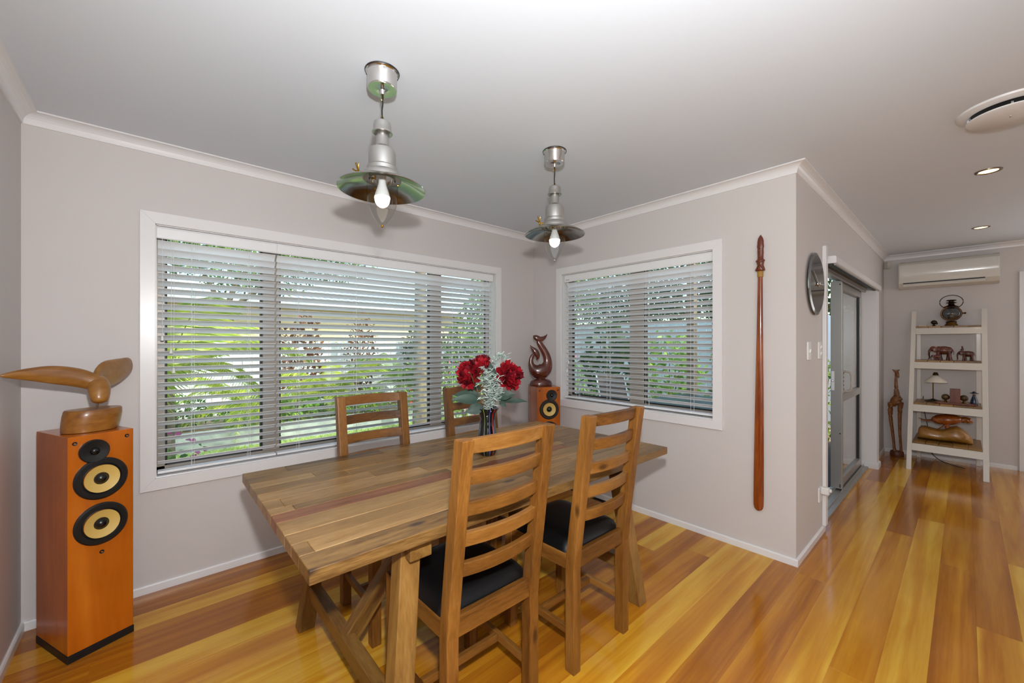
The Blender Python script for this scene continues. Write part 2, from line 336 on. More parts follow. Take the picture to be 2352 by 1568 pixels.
# venetian blinds ------------------------------------------------------------
arc = []
def slat_section(w_=.05, t=.0026, sag=.0035, n=5):
    top = [(-w_ / 2 + w_ * i / n, sag * (1 - (2 * i / n - 1) ** 2)) for i in range(n + 1)]; return top + [(x, z - t) for x, z in reversed(top)]
def blind(u0, u1, ztop, zbot, axis, d, label, cords, tilt, tassels=(), badge=False):
    """d: plane of the slat centres; section x axis points out of the room"""
    L_ = u1 - u0; root = empty('venetian_blind', ((u0 + u1) / 2, d, 0) if axis == 1 else (d, (u0 + u1) / 2, 0), 0 if axis == 1 else R(-90), label, 'blind', 'white venetian blinds')
    # local: x along the blind, y out of the room (for axis 0 the root is turned by -90: local x -> -Y, local y -> +X)
    h = L_ / 2
    MB().prism([(-.034, ztop - .012), (-.03, ztop), (.025, ztop), (.025, ztop - .052), (-.026, ztop - .066), (-.032, ztop - .06)], 0, -h - .0028, h + .0028).build('headrail', SLAT, root, bevel=.002)
    zb = zbot + .014
    MB().box(-h, h, -.026, .026, zbot, zb).build('bottom_rail', SLAT, root, bevel=.004)
    pitch = .0425; z = ztop - .09; sec = slat_section(); ms = {}
    i = 0
    while z > zb + .012:
        tt = tilt + (R(17) if i == 0 else R(12) if i == 1 else R(6) if i == 2 else R(2) if i == 3 else 0)
        k = round(tt, 3)
        if k not in ms:
            c_, s_ = math.cos(tt), math.sin(tt); ms[k] = MB().prism([(x * c_ + zz * s_, -x * s_ + zz * c_) for x, zz in sec], 0, -h + .002, h - .002).mesh()
            for p in ms[k].polygons: p.use_smooth = True
            ms[k].set_sharp_from_angle(angle=R(40))
        o = ob('slat', ms[k], SLAT, root); o.location = (0, 0, z); o.rotation_euler = (rnd.uniform(-.02, .02), 0, 0)
        z -= pitch; i += 1
    for cc in cords:
        b_ = MB(); x = cc * h
        for dx, dy in ((-.0, -.026), (.012, -.002), (0, .026)): b_.tube([(x + dx, dy, ztop - .05), (x + dx, dy, zbot + .006)], .0009, 5)
        b_.build('ladder_cord', SLAT, root)
    for x, z in tassels:
        t = MB().tube([(x, -.036, ztop - .06), (x + .002, -.036, (ztop + z) / 2), (x, -.036, z)], .001, 5).build('lift_cord', SLAT, root)
        MB().lathe([(.0025, .0), (.006, -.003), (.0075, -.02), (.0085, -.028), (.002, -.03)], 12, (x, -.036, z), caps=True).build('cord_tassel', WHITE, t, smooth=40)
    if badge: MB().box(-h + .015, -h + .055, -.0345, -.033, ztop - .05, ztop - .043).build('maker_badge', mat('badge_grey', (170, 160, 156), .4), root)
    return root
TL = R(29)
blind(.018, .582, 1.949, .612, 1, 2.918, 'narrow white venetian blind on the left part of the wide window, three cord tassels', (-.48, .48), TL, ((-.262, 1.361), (-.226, 1.29), (-.215, 1.183)))
blind(.588, 2.335, 1.949, .612, 1, 2.918, 'widest white venetian blind, behind the dining table on the wide window', (-.86, -.43, 0, .5, .88), TL, ((.83, 1.25), (.80, 1.0)))
blind(1.15, 2.478, 1.949, .816, 0, 2.895, 'white venetian blind on the smaller window right of the hook sculpture', (-.8, -.3, .24, .77), TL, ((-.615, 1.16), (-.63, 1.08)), badge=True)

# ------------------------------------------------------------------ sliding door in the side wall
d = empty('door_1', (0, 0, 0), kind='structure')
MB().box(3.50, 3.56, YC - .022, YC, .045, 2.0).build('architrave', TRIM, d, bevel=.003)
MB().box(DX0 - .001, DX0 + .012, YC, YC + .05, .0, DZ).build('jamb_liner', TRIM, d)
MB().box(DX0, DX0 + .03, .715, YC + T, .02, DZ).build('door_frame', ALUD, d, bevel=.002)
MB().box(DX0, DX1, .69, YC + T, DZ - .045, DZ).box(DX0, DX1, .70, .715, DZ - .07, DZ - .045).build('head_frame', ALUD, d, bevel=.002)
MB().box(DX0, DX1, .68, YC + T + .02, 0, .018).box(DX0, DX1, .715, .723, .018, .03).box(DX0, DX1, .765, .773, .018, .03).build('sill_track', ALUD, d, bevel=.001, seg=1)
lf = MB(); a0, a1 = 4.54, 5.64
lf.box(a0, a0 + .055, .722, .803, .03, 1.872).box(a1 - .05, a1, .735, .79, .03, 1.872)
lf.build('door_stile', ALUD, d, bevel=.003)
MB().box(a0 + .055, a1 - .05, .735, .79, .03, .10).build('bottom_rail', ALUD, d, bevel=.002)
MB().box(a0 + .055, a1 - .05, .735, .79, 1.80, 1.872).build('top_rail', ALUD, d, bevel=.002)
MB().box(a0 + .055, a1 - .05, .735, .79, .79, .855).build('mid_rail', ALUD, d, bevel=.002)
MB().box(a0 + .055, a1 - .05, .757, .763, .10, .79).build('glass_panel', PANET, d); MB().box(a0 + .055, a1 - .05, .757, .763, .855, 1.80).build('glass_panel', PANET, d)
g = MB()
for q in ((a0 + .055, a0 + .066), (a1 - .06, a1 - .05)): g.box(q[0], q[1], .745, .78, .1, 1.80)
g.build('gasket', BLACK, d)
hp = MB().box(a0 + .006, a0 + .05, .716, .723, .88, 1.085).build('handle_plate', mat('handle_beige', (178, 168, 156), .4), d, bevel=.003)
MB().tube(bez([(a0 + .028, .718, 1.07), (a0 + .028, .675, 1.065), (a0 + .028, .662, 1.03), (a0 + .028, .662, .94), (a0 + .028, .675, .90), (a0 + .028, .718, .895)], 20), .009, 8).build('door_handle', hp.data.materials[0], d, smooth=60)
for k in range(5): MB().box(a0 + .02, a0 + .036, .714, .717, .905 + k * .035, .922 + k * .035).build('latch_slot', BLACK, hp)
lp = MB().box(a0 - .004, a0 + .001, .775, .797, .90, 1.07).build('latch_plate', WHITE, d, bevel=.001); MB().lathe([(.001, 0), (.009, .002), (.007, .02), (.001, .022)], 10, (a0 - .004, .786, .985), Euler((0, R(-90), 0)).to_matrix(), True).build('latch_knob', STEEL, lp, smooth=50)
for z in (.05, .065, .52, 1.84): MB().lathe([(.0005, 0), (.006, 0), (.006, .002), (.0005, .002)], 8, (a0, .736, z), Euler((0, R(-90), 0)).to_matrix()).build('screw_hole', BLACK, d)
# track rail over the opening
hr = empty('blind_track', (3.58, .63, 1.9), 0, 'long white blind track above the sliding door', 'blind track')
MB().prism([(.03, -.015), (.03, .036), (-.022, .036), (-.03, .03), (-.03, -.012), (-.022, -.017)], 0, 0, 2.28).build('track_cover', TRIM, hr, bevel=.002)
MB().box(.0, 2.24, -.008, .016, -.03, -.016).build('track_channel', BLACK, hr); MB().box(.02, 2.2, -.022, -.012, -.028, -.018).build('track_lip', ALUD, hr)

# ------------------------------------------------------------------ small things on the walls
def switch(name, loc, h, label, cat, kind):
    e = empty(name, loc, 0, label, cat)
    MB().prism(rrect(.072, h, .006), 1, -.009, 0).build('wall_plate', WHITE, e, bevel=.0015, seg=1)
    if kind == 'switch':
        for z in (.022, -.022) if loc[0] > 3.3 else (0,):
            MB().box(-.008, .008, -.017, -.008, z - .011, z + .011, rot=(R(12), 0, 0)).build('rocker', WHITE, e, bevel=.002)
    return e
switch('light_switch', (3.12, YC, 1.27), .116, 'white light switch below the round clock, nearer to the wall corner', 'light switch', 'switch')
switch('light_switch', (3.405, YC, 1.27), .116, 'white light switch below the round clock, nearer to the sliding door', 'light switch', 'switch')
so = switch('power_outlet', (3.41, YC, .285), .1, 'white power outlet low on the wall beside the sliding door', 'power outlet', 'outlet')
plug = empty('plug_adaptor', (3.425, YC - .009, .31), 0, 'white plug adaptor pushed into the low power outlet', 'plug'); MB().box(-.02, .02, -.045, 0, -.02, .028).build('plug_body', WHITE, plug, bevel=.006); MB().box(-.006, .006, -.058, -.045, .0, .02).build('plug_tab', WHITE, plug, bevel=.003)
CLK = mat('smoked_mirror', (46, 44, 43), .05, spec=.5)
ck = empty('wall_clock', (3.258, YC - .019, 1.708), 0, 'round smoked mirror wall clock with steel hands above the light switches', 'clock')
rx = Euler((R(90), 0, 0)).to_matrix()
MB().lathe([(.001, -.006), (.17, -.006), (.172, -.016), (.168, -.019), (.001, -.019)], 64, (0, 0, 0), rx).build('case_back', BLACK, ck, smooth=30)
MB().lathe([(.001, .004), (.185, .004), (.185, -.006), (.001, -.006)], 64, (0, 0, 0), rx).build('mirror_face', CLK, ck, smooth=30)
MB().lathe([(.185, .004), (.203, -.001), (.205, -.006), (.185, -.006)], 64, (0, 0, 0), rx).build('bevelled_rim', mat('bevel_glass', (120, 122, 120), .12, metal=.6), ck, smooth=30)
def hand(L_, w_, a, m, nm, y):
    u = V((math.sin(a), 0, math.cos(a))); n = V((u.z, 0, -u.x)); p = [-u * .03 - n * w_, -u * .03 + n * w_, u * L_ + n * w_ * .4, u * L_ - n * w_ * .4]
    MB().loft([[V((q.x, y, q.z)) for q in p], [V((q.x, y - .002, q.z)) for q in p]]).build(nm, m, ck)
hand(.15, .005, R(-62), STEEL, 'hour_hand', -.008); hand(.12, .006, R(88), STEEL, 'minute_hand', -.0115); hand(.10, .003, R(85), BLACK, 'second_hand', -.014)
MB().lathe([(.001, .018), (.01, .018), (.012, .004)], 16, (0, 0, 0), rx).build('hub', STEEL, ck, smooth=40)
# carved wooden fighting staff
TAI = wood('polished_hardwood', [(84, 30, 8), (126, 54, 16), (158, 84, 32), (176, 104, 48)], rough=.22, axis=2, stretch=12, scale=11, rand=.1, bump=.03, coat=.4, blot=.9)
TAIH = mat('carved_red_wood', (104, 44, 22), .25, coat=.4, bump=1, bscale=120)
ta = empty('carved_staff', (XB - .024, .857, .28), R(0), 'long polished wooden staff with carved tongue head hung on the wall beside the corner', 'wall ornament')
def sec(w_, t, z, y=0, n=20):
    return [V((t * math.cos(2 * PI * j / n), y + w_ * math.sin(2 * PI * j / n), z)) for j in range(n)]
ln = lambda z: -.012 * (z / 1.69)
prof = [(.002, .003, -.004), (.014, .008, .0), (.023, .010, .010), (.028, .011, .028), (.029, .011, .08), (.028, .011, .3), (.0245, .0115, .65), (.02, .012, .95), (.0165, .012, 1.2), (.0145, .012, 1.36), (.0135, .012, 1.45)]
MB().loft([sec(a, b_, z, ln(z)) for a, b_, z in prof]).build('staff_blade', TAI, ta, smooth=60)
MB().loft([sec(.0165, .015, 1.45, ln(1.45)), sec(.0165, .015, 1.485, ln(1.485))]).build('binding', mat('flax_binding', (160, 120, 52), .6, bump=.6, bscale=300), ta, smooth=40)
hd = [(.016, .013, 1.485), (.027, .016, 1.488), (.026, .018, 1.50), (.018, .017, 1.523), (.021, .018, 1.54), (.026, .019, 1.552), (.022, .016, 1.557), (.017, .014, 1.56), (.017, .013, 1.585), (.018, .013, 1.60), (.017, .013, 1.63), (.0195, .013, 1.632), (.0195, .013, 1.65), (.018, .013, 1.652), (.018, .012, 1.67), (.014, .01, 1.69), (.005, .005, 1.706), (.001, .001, 1.712)]
hm = MB().loft([sec(a, b_, z, ln(z)) for a, b_, z in hd])
hm.tube([(-.012, ln(1.5) - .022, 1.492), (-.022, ln(1.5), 1.53), (-.012, ln(1.5) + .022, 1.492)], .005, 6); hm.tube([(-.016, ln(1.5) - .02, 1.548), (-.02, ln(1.5), 1.535), (-.016, ln(1.5) + .02, 1.548)], .003, 6)
for k in range(4): hm.ball((-.012, ln(1.6) + .002, 1.575 + k * .018), (.005, .006, .006), 8, n=6)
hm.build('carved_head', TAIH, ta, smooth=50)
# air conditioner
ac = empty('air_conditioner', (XD, .14, 1.955), 0, 'white wall mounted air conditioner above the ladder shelf', 'air conditioner')
ACM = mat('ac_plastic', (206, 200, 188), .35); ACP = mat('ac_gloss_panel', (214, 211, 204), .12, coat=.6)
hw = .38
MB().prism([(0, 0), (0, .305), (-.13, .305), (-.17, .292), (-.19, .265), (-.185, .06), (-.15, .015), (-.10, 0)], 1, -hw, hw).build('casing', ACM, ac, bevel=.004)
MB().loft([[V((x, y_, z)) for x, z in [(-.184, .07), (-.184, .265)] + [(-.207 + 1.7 * (z - .18) ** 2, z) for z in [.265 - .0195 * i for i in range(11)]]] for y_ in (-hw + .012, hw - .012)]).build('front_panel', ACP, ac, smooth=30)
MB().box(-.19, -.15, -hw + .1, hw - .04, .05, .062).build('outlet_slot', BLACK, ac)
MB().box(-.19, -.178, -hw + .1, hw - .04, .018, .05, rot=(0, R(14), 0)).build('louvre', ACM, ac, bevel=.003)
for s_ in (-1, 1): MB().box(-.12, -.06, s_ * hw * .93 - .02, s_ * hw * .93 + .02, .300, .309).build('top_clip', mat('clip_brown', (150, 128, 88), .5), ac)
sn = empty('motion_sensor', (XD - .03, YC - .03, 2.268), R(45), 'small white motion sensor in the corner near the air conditioner', 'sensor')
MB().prism(rrect(.058, .085, .008), 1, -.028, .012).build('sensor_case', ACM, sn, bevel=.004); MB().prism(rrect(.03, .028, .006), 1, -.032, -.026).build('sensor_lens', mat('sensor_lens', (190, 190, 186), .2), sn)
# ceiling: vent and downlights
vt = empty('ceiling_vent', (2.87, -.135, ZC), 0, 'round white ceiling vent with a dropped disc', 'ceiling vent')
MB().lathe([(.125, 0), (.165, 0), (.163, -.008), (.145, -.016), (.13, -.018), (.123, -.012), (.122, .05), (.118, .05), (.12, 0)], 64).build('outer_ring', TRIM, vt, smooth=35)
MB().lathe([(.001, -.046), (.128, -.046), (.134, -.042), (.134, -.038), (.128, -.036), (.001, -.034)], 64).build('dropped_disc', TRIM, vt, smooth=35)
MB().box(-.004, .004, -.11, .11, -.036, -.02).box(-.11, .11, -.004, .004, -.036, -.02).lathe([(.012, -.036), (.012, .04)], 12).build('centre_bracket', STEEL, vt)
MB().lathe([(.001, -.001), (.12, -.001)], 48).build('vent_throat', mat('vent_dark', (70, 68, 66), .7), vt)
MB().box(-.012, .012, -.002, .002, -.0475, -.046).build('disc_screw', STEEL, vt)
for X, which in ((3.845, 'nearer to the round ceiling vent'), (5.665, 'nearer to the air conditioner')):
    e = empty('downlight', (X, -.096, ZC), 0, 'small lit round downlight, the one ' + which, 'downlight', 'recessed downlights')
    MB().lathe([(.042, .0), (.058, 0), (.057, -.004), (.048, -.006), (.042, -.003), (.036, .03), (.034, .03), (.038, 0)], 40).build('trim_ring', mat('downlight_ring', (120, 104, 90), .3, metal=.7), e, smooth=35)
    MB().lathe([(.001, -.0015), (.0415, -.0015)], 32).build('lamp_lens', emis('downlight_glow', (255, 214, 150), 5.0), e)
    light('downlight_beam', 'SPOT', (X, -.096, ZC - .02), 5, (1, .82, .58), rot=(0, 0, 0), spot_size=R(100), spot_blend=.7, shadow_soft_size=.03).parent = None

# ------------------------------------------------------------------ pendants
def pendant(loc, label, warm):
    e = empty('pendant_lamp', (loc[0], loc[1], ZC), 0, label, 'pendant lamp', 'nickel pendant lamps over the table')
    r = MB().lathe([(.0635, 0), (.0635, -.006), (.058, -.009), (.056, -.012), (.056, -.066), (.053, -.072), (.03, -.070), (.012, -.074), (.008, -.09), (.004, -.092), (.001, -.092)], 48).build('ceiling_rose', CHROME, e, smooth=35)
    MB().lathe([(.0635, -.001), (.0655, -.003), (.0635, -.007)], 48).build('rose_rim', BLACK, r, smooth=40)
    MB().tube([(0, 0, -.09), (.002, 0, -.125), (-.001, .001, -.15), (0, 0, -.195)], .0028, 6).build('flex', BLACK, e, smooth=60)
    ch = MB()
    for k in (0, 4):
        z = -.1 - k * .0215; pts = [(.0055 * math.cos(a), 0, z + .013 * math.sin(a)) for a in [2 * PI * i / 10 for i in range(10)]]
        if k % 2: pts = [(0, p[0], p[2]) for p in pts]
        rings = []
        ch.tube(pts + pts[:1], .0013, 5, caps=False)
    ch.build('chain', BRASS, e, smooth=60)
    b = MB().lathe([(.001, -.186), (.006, -.19), (.02, -.193), (.031, -.2), (.034, -.215), (.034, -.232), (.039, -.238), (.039, -.242), (.034, -.243), (.024, -.236), (.024, -.29), (.03, -.298), (.046, -.306), (.052, -.325), (.052, -.372), (.058, -.378), (.059, -.392), (.066, -.398), (.07, -.404), (.075, -.418), (.075, -.422)], 48).build('lamp_body', STEEL, e, smooth=40)
    MB().lathe([(.074, -.42), (.10, -.428), (.135, -.442), (.163, -.458), (.166, -.461), (.165, -.463), (.16, -.461), (.133, -.445), (.1, -.431), (.072, -.424)], 64).build('shade', mat('reflector_nickel', (176, 178, 172), .13, metal=1), e, smooth=35)
    MB().lathe([(.05, -.424), (.05, -.40), (.001, -.40)], 32).build('inner_cup', CHROME, e, smooth=40)
    MB().lathe([(.056, -.424), (.0585, -.45), (.059, -.475), (.0575, -.50), (.053, -.525), (.0445, -.55), (.032, -.573), (.017, -.592), (.006, -.6), (.003, -.603)], 40).build('glass_globe', glass('globe_glass', (250, 252, 252), .03, .6, 3.5), e, smooth=60)
    MB().ball((0, 0, -.604), .0055, 10, n=8).build('finial', BRASS if warm else CHROME, e, smooth=60)
    bl = empty('bulb', (0, 0, 0)); bl.parent = e
    MB().lathe([(.0135, -.40), (.014, -.43), (.016, -.445), (.024, -.468), (.029, -.486), (.0295, -.49)], 28).build('bulb_neck', mat('bulb_ceramic', (214, 214, 212), .4), bl, smooth=60)
    MB().lathe([(.0295, -.49), (.0295, -.497), (.027, -.511), (.020, -.523), (.010, -.530), (.001, -.5315)], 28).build('bulb_dome', emis('bulb_warm' if warm else 'bulb_cool', (255, 236, 205) if warm else (240, 246, 255), 4.5), bl, smooth=60)
    tap = MB(); A = R(152); ux, uy = math.cos(A), math.sin(A)
    def P(r_, h, s=0): return (ux * r_ - uy * s, uy * r_ + ux * s, h)
    tap.tube([P(.06, -.40), P(.088, -.407)], .004, 8).ball(P(.086, -.405), .007, 8, n=6).tube([P(.084, -.405), P(.092, -.388), P(.098, -.366)], .003, 6).tube([P(.086, -.40, .0), P(.088, -.384, .010), P(.086, -.37, .012)], .0027, 6).tube([P(.086, -.4), P(.104, -.394), P(.109, -.39)], .003, 6).tube([P(.086, -.4), P(.087, -.428)], .003, 6)
    tap.build('brass_tap', BRASS, e, smooth=60)
    for k in range(3):
        a = A + 2 * PI * (k + .5) / 3; MB().lathe([(.001, 0), (.005, .001), (.005, .006), (.001, .007)], 10, (.056 * math.cos(a), .056 * math.sin(a), -.44), Euler((0, R(90), a)).to_matrix(), True).build('gallery_screw', BRASS, e, smooth=40)
    light('bulb_light', 'POINT', (loc[0], loc[1], ZC - .51), .8 if warm else .8, (1, .9, .76) if warm else (.95, .97, 1), shadow_soft_size=.03)
    return e
pendant((.671, 1.517), 'nickel ship style pendant lamp with a warm bulb, nearer the left wall', True)
pendant((1.659, 1.509), 'nickel ship style pendant lamp with a white bulb, nearer the smaller window', False)

# ------------------------------------------------------------------ dining table
TZ = .755; tx0, tx1, ty0, ty1 = .288, 2.088, 1.075, 2.075
tb = empty('dining_table', (1.188, 1.575, 0), 0, 'rustic recycled pine dining table with trestle legs and patchwork plank top', 'dining table')
ox, oy = 1.188, 1.575
rows = [1.075, 1.17, 1.25, 1.325, 1.434, 1.51, 1.563, 1.657, 1.745, 1.83, 1.9, 1.99, 2.075]
tr = random.Random(5)
patt = {0: [1.1], 1: [.04, .9, 1.3], 2: [.55, 1.25], 3: [.8], 4: [1.4], 5: [.075, .7, 1.45], 6: [.055, .62, 1.1], 7: [.42, 1.3], 8: [.35, .95, 1.1, 1.5], 9: [.23, .5, .62, 1.4], 10: [.9, 1.2], 11: [.16, .6, 1.3]}
for i in range(12):
    xs = [0] + patt[i] + [1.8]
    for a, b_ in zip(xs, xs[1:]):
        L_ = b_ - a - .0006; wd = rows[i + 1] - rows[i] - .0006; dz = tr.uniform(-.0007, .0003)
        p = MB().box(-L_ / 2, L_ / 2, -wd / 2, wd / 2, -.0185, .0185).build('tabletop_plank', TBR if (i == 4 and a == 0) else TBW, tb, bevel=.0016, seg=1)
        p.location = (tx0 + (a + b_) / 2 - ox, (rows[i] + rows[i + 1]) / 2 - oy, TZ - .0185 + dz)
for sx in (-1, 1):
    cxx = .567 * sx
    beam('cross_beam', (cxx, -.455, TZ - .037 - .034), (cxx, .455, TZ - .037 - .034), .075, .066, TBL, tb, up=(0, 0, 1), bevel=.004)
    for sy in (-1, 1):
        top = V((sx * .578, sy * .385, TZ - .045)); bot = V((sx * .660, sy * .465, .0))
        q = MB(); hx, hy = .034, .031
        q.loft([[bot + V((a * hx, b_ * hy, 0)) for a, b_ in ((-1, -1), (1, -1), (1, 1), (-1, 1))], [top + V((a * hx, b_ * hy, .008)) for a, b_ in ((-1, -1), (1, -1), (1, 1), (-1, 1))]])
        q.build('leg', TBL, tb, bevel=.004)
    beam('foot_stretcher', (sx * .635, -.43, .185), (sx * .635, .43, .185), .045, .062, TBL, tb, up=(0, 0, 1), bevel=.003)
    beam('brace', (sx * .625, 0, .19), (sx * .2, 0, TZ - .05), .06, .05, TBL, tb, up=(0, 1, 0), bevel=.003)
beam('centre_beam', (-.53, 0, TZ - .07), (.53, 0, TZ - .07), .06, .06, TBL, tb, up=(0, 0, 1), bevel=.003)

# ------------------------------------------------------------------ dining chairs
def chair(loc, rz, label, group='black seated pine ladderback chairs'):
    e = empty('dining_chair', loc, rz, label, 'dining chair', group)
    W, PX, PY, Hh, lean, D = .39, .043, .046, 1.038, .082, .415
    def yb(z):      # rear face of the back posts
        return 0 if z < .42 else -lean * ((z - .42) / (Hh - .42)) ** 1.1
    for s_ in (-1, 1):
        x = s_ * (W / 2 - PX / 2); zs = [0, .2, .42, .5, .6, .75, .9, Hh - .004, Hh]; q = MB()
        q.loft([[V((x + a * PX / 2, yb(z) + (PY / 2 if 1 else 0) + b_ * PY / 2, z)) for a, b_ in ((-1, -1), (1, -1), (1, 1), (-1, 1))] for z in zs])
        q.build('back_post', CHW, e, bevel=.005, ang=60)
        q = MB().box(s_ * (W / 2 + .004) - PX / 2 * (1 + s_) + 0 * s_, s_ * (W / 2 + .004) + PX / 2 * (1 - s_), D - .043, D, 0, .462); q.build('leg', CHW, e, bevel=.004)
    hh = W / 2 - PX + .004
    for k in range(5):
        zt = Hh - .002 - k * .0975; zb = zt - .045; n = 10; top = []; rings = []
        for i in range(n + 1):
            x = -hh + 2 * hh * i / n; bow = -.022 * (1 - (x / hh) ** 2); crown = .004 * (1 - (x / hh) ** 2) if k == 0 else 0; y = yb((zt + zb) / 2) + .020 + bow; sl = -.006
            rings.append([V((x, y + sl, zt + crown)), V((x, y + .022 + sl, zt + crown)), V((x, y + .022, zb)), V((x, y, zb))])
        MB().loft(rings).build('top_rail' if k == 0 else 'ladder_rail', CHWX, e, bevel=.003, ang=60)
    MB().box(-hh, hh, .006, .03, .412, .478).build('seat_rail', CHWX, e, bevel=.003)
    MB().box(-hh, hh, D - .034, D - .012, .40, .462).build('seat_rail', CHWX, e, bevel=.003)
    for s_ in (-1, 1):
        beam('side_rail', (s_ * (W / 2 - .016), .04, .436), (s_ * (W / 2 - .014), D - .04, .431), .022, .06, CHW, e, up=(0, 0, 1))
        beam('side_stretcher', (s_ * (W / 2 - .02), .035, .155), (s_ * (W / 2 - .017), D - .035, .155), .02, .03, CHW, e, up=(0, 0, 1))
    beam('cross_stretcher', (-W / 2 + .03, D * .5, .155), (W / 2 - .03, D * .5, .155), .02, .03, CHW, e, up=(0, 0, 1))
    # leather cushion, pillowed and notched round the posts
    nx, ny = 12, 12; vs = []; q = MB()
    def cz(u, v_):
        return .463 + .052 * (max(0, 1 - abs(u) ** 6) ** .5) * (max(0, 1 - abs(v_) ** 6) ** .5)
    grid = [[(u := -1 + 2 * i / nx, v_ := -1 + 2 * j / ny) for j in range(ny + 1)] for i in range(nx + 1)]
    x0, x1, y0, y1 = -W / 2 + .008, W / 2 - .008, .032, D - .004
    pts = [V(((x0 + x1) / 2 + (x1 - x0) / 2 * math.copysign(abs(u) ** .8, u), (y0 + y1) / 2 + (y1 - y0) / 2 * math.copysign(abs(v_) ** .8, v_), cz(u, v_))) for r_ in grid for u, v_ in r_]
    for p in pts:
        if abs(p.x) > hh - .004 and p.y < .056: p.x = math.copysign(hh - .004, p.x)
    low = [V((p.x, p.y, .455)) for p in pts]; N_ = len(pts); q.v = pts + low
    for i in range(nx):
        for j in range(ny):
            a = i * (ny + 1) + j; b_ = a + ny + 1; q.f.append((a, b_, b_ + 1, a + 1)); q.f.append((N_ + a, N_ + a + 1, N_ + b_ + 1, N_ + b_))
    for i in range(nx):
        for j in (0, ny): a = i * (ny + 1) + j; b_ = a + ny + 1; q.f.append((a, b_, N_ + b_, N_ + a))
    for j in range(ny):
        for i in (0, nx): a = i * (ny + 1) + j; q.f.append((a, a + 1, N_ + a + 1, N_ + a))
    q.build('seat', LEATH, e, smooth=70)
    return e
c1 = chair((.852, 1.03, 0), 0, 'pine ladderback dining chair nearest the camera, back towards us')
def more(loc, rz, label):
    c_ = copy_tree(c1); c_.location = loc; c_.rotation_euler = (0, 0, rz); c_['label'] = label; return c_
more((1.438, 1.028, 0), 0, 'pine ladderback dining chair with its back towards us, in front of the smaller window')
more((.905, 2.115, 0), PI, 'pine ladderback dining chair across the table before the wide window')
more((1.562, 2.118, 0), PI, 'pine ladderback dining chair behind the flower vase across the table')

# ------------------------------------------------------------------ loudspeakers
CONE = mat('kevlar_cone', (206, 172, 92), .45, bump=.3, bscale=500); SURR = mat('speaker_surround', (22, 22, 23), .4); DOME = mat('speaker_dome', (14, 14, 15), .25)
def speaker(loc, rz, label, mirror):
    e = empty('loudspeaker', loc, rz, label, 'loudspeaker', 'cherry veneer tower speakers')
    W, D, H = .213, .30, .93       # local: front face at y=0 facing -y, x 0..W
    MB().box(-.002, W + .002, -.002, D, 0, .032).build('plinth', BLACK, e, bevel=.002)
    MB().box(0, W, 0, D, .032, H).build('cabinet', SPKW, e, bevel=.0015, seg=1)
    mx = (lambda u: W - u) if mirror else (lambda u: u)
    for zc in (.735, .54):
        f = MB().lathe([(.0885, 0), (.0885, .006), (.083, .011), (.066, .011), (.0635, .008), (.061, .010), (.0585, .006), (.058, .003)], 48, (mx(.103), 0, zc), rx).build('woofer_frame', SURR, e, smooth=30)
        MB().lathe([(.0585, .004), (.05, -.0), (.022, -.006)], 48, (mx(.103), -.0085, zc), rx).build('woofer_cone', CONE, f, smooth=60)
        MB().lathe([(.021, .0), (.022, .004), (.016, .012), (.008, .0165), (.001, .018)], 24, (mx(.103), -.001, zc), rx).build('dust_cap', DOME, f, smooth=60)
        MB().lathe([(.0225, .0), (.026, .001), (.0225, .002)], 24, (mx(.103), -.002, zc), rx).build('voice_coil_ring', SURR, f)
        for k in range(6):
            a = PI / 6 + k * PI / 3; MB().lathe([(.003, .0), (.003, .0125), (.0005, .0125)], 8, (mx(.103) + .077 * math.cos(a), 0, zc + .077 * math.sin(a)), rx).build('bolt', BLACK, f)
    t = MB().lathe([(.049, 0), (.049, .009), (.046, .0125), (.038, .0115), (.02, .0075), (.015, .007)], 40, (mx(.08), 0, .858), rx).build('tweeter_frame', SURR, e, smooth=30)
    MB().lathe([(.0155, .007), (.0145, .014), (.008, .0185), (.001, .0195)], 20, (mx(.08), 0, .858), rx).build('tweeter_dome', DOME, t, smooth=60)
    for u, z in ((.021, .901), (.19, .901), (.105, .416)):
        MB().lathe([(.008, 0), (.008, .002), (.0055, .0015), (.001, -.001)], 20, (mx(u), 0, z), rx).build('grille_socket', BLACK, e, smooth=30)
    return e
speaker((-.261, 2.446, 0), math.atan2(.088, .198), 'tall cherry wood floor speaker in the left corner, under the whale tail carving', False)
speaker((2.525, 2.503, 0), math.atan2(-.095, .171), 'tall cherry wood floor speaker in the far corner, under the hook sculpture', True)

# ------------------------------------------------------------------ whale tail carving and its base
KAURI = wood('golden_kauri', [(104, 60, 18), (142, 90, 32), (164, 112, 48), (178, 128, 62)], rough=.3, axis=0, stretch=4, scale=7, rand=.1, bump=.02, coat=.25, blot=.8)
wt = empty('whale_tail_carving', (-.2, 2.6, .93), math.atan2(.088, .198), 'golden wooden whale tail carving on an oval block atop the left speaker', 'carving')
wb = MB(); rings = []
for z, rx_, ry_, dx in ((0, .083, .058, -.012), (.003, .089, .063, -.012), (.03, .092, .066, -.008), (.07, .094, .067, -.002), (.09, .092, .066, .0), (.0965, .088, .062, .0)):
    ring = []
    for j in range(40):
        a = 2 * PI * j / 40; c_, s_ = math.cos(a), math.sin(a); k = 1 + .04 * math.sin(3 * a) + .03 * math.sin(2 * a + 1)
        ring.append(V((dx + .005 + rx_ * k * math.copysign(abs(c_) ** .8, c_), ry_ * k * math.copysign(abs(s_) ** .8, s_), z)))
    rings.append(ring)
wb.loft(rings).build('oval_base', KAURI, wt, smooth=50)
iw = Matrix.Rotation(-math.atan2(.088, .198), 3, 'Z')
def WL(x, y, z): return iw @ (V((x, y, z)) - V((-.2, 2.6, .93)))
MB().tube([WL(-.188, 2.572, 1.02), WL(-.180, 2.556, 1.066)], .005, 10).build('steel_pin', STEEL, wt, smooth=60)
wm = MB()
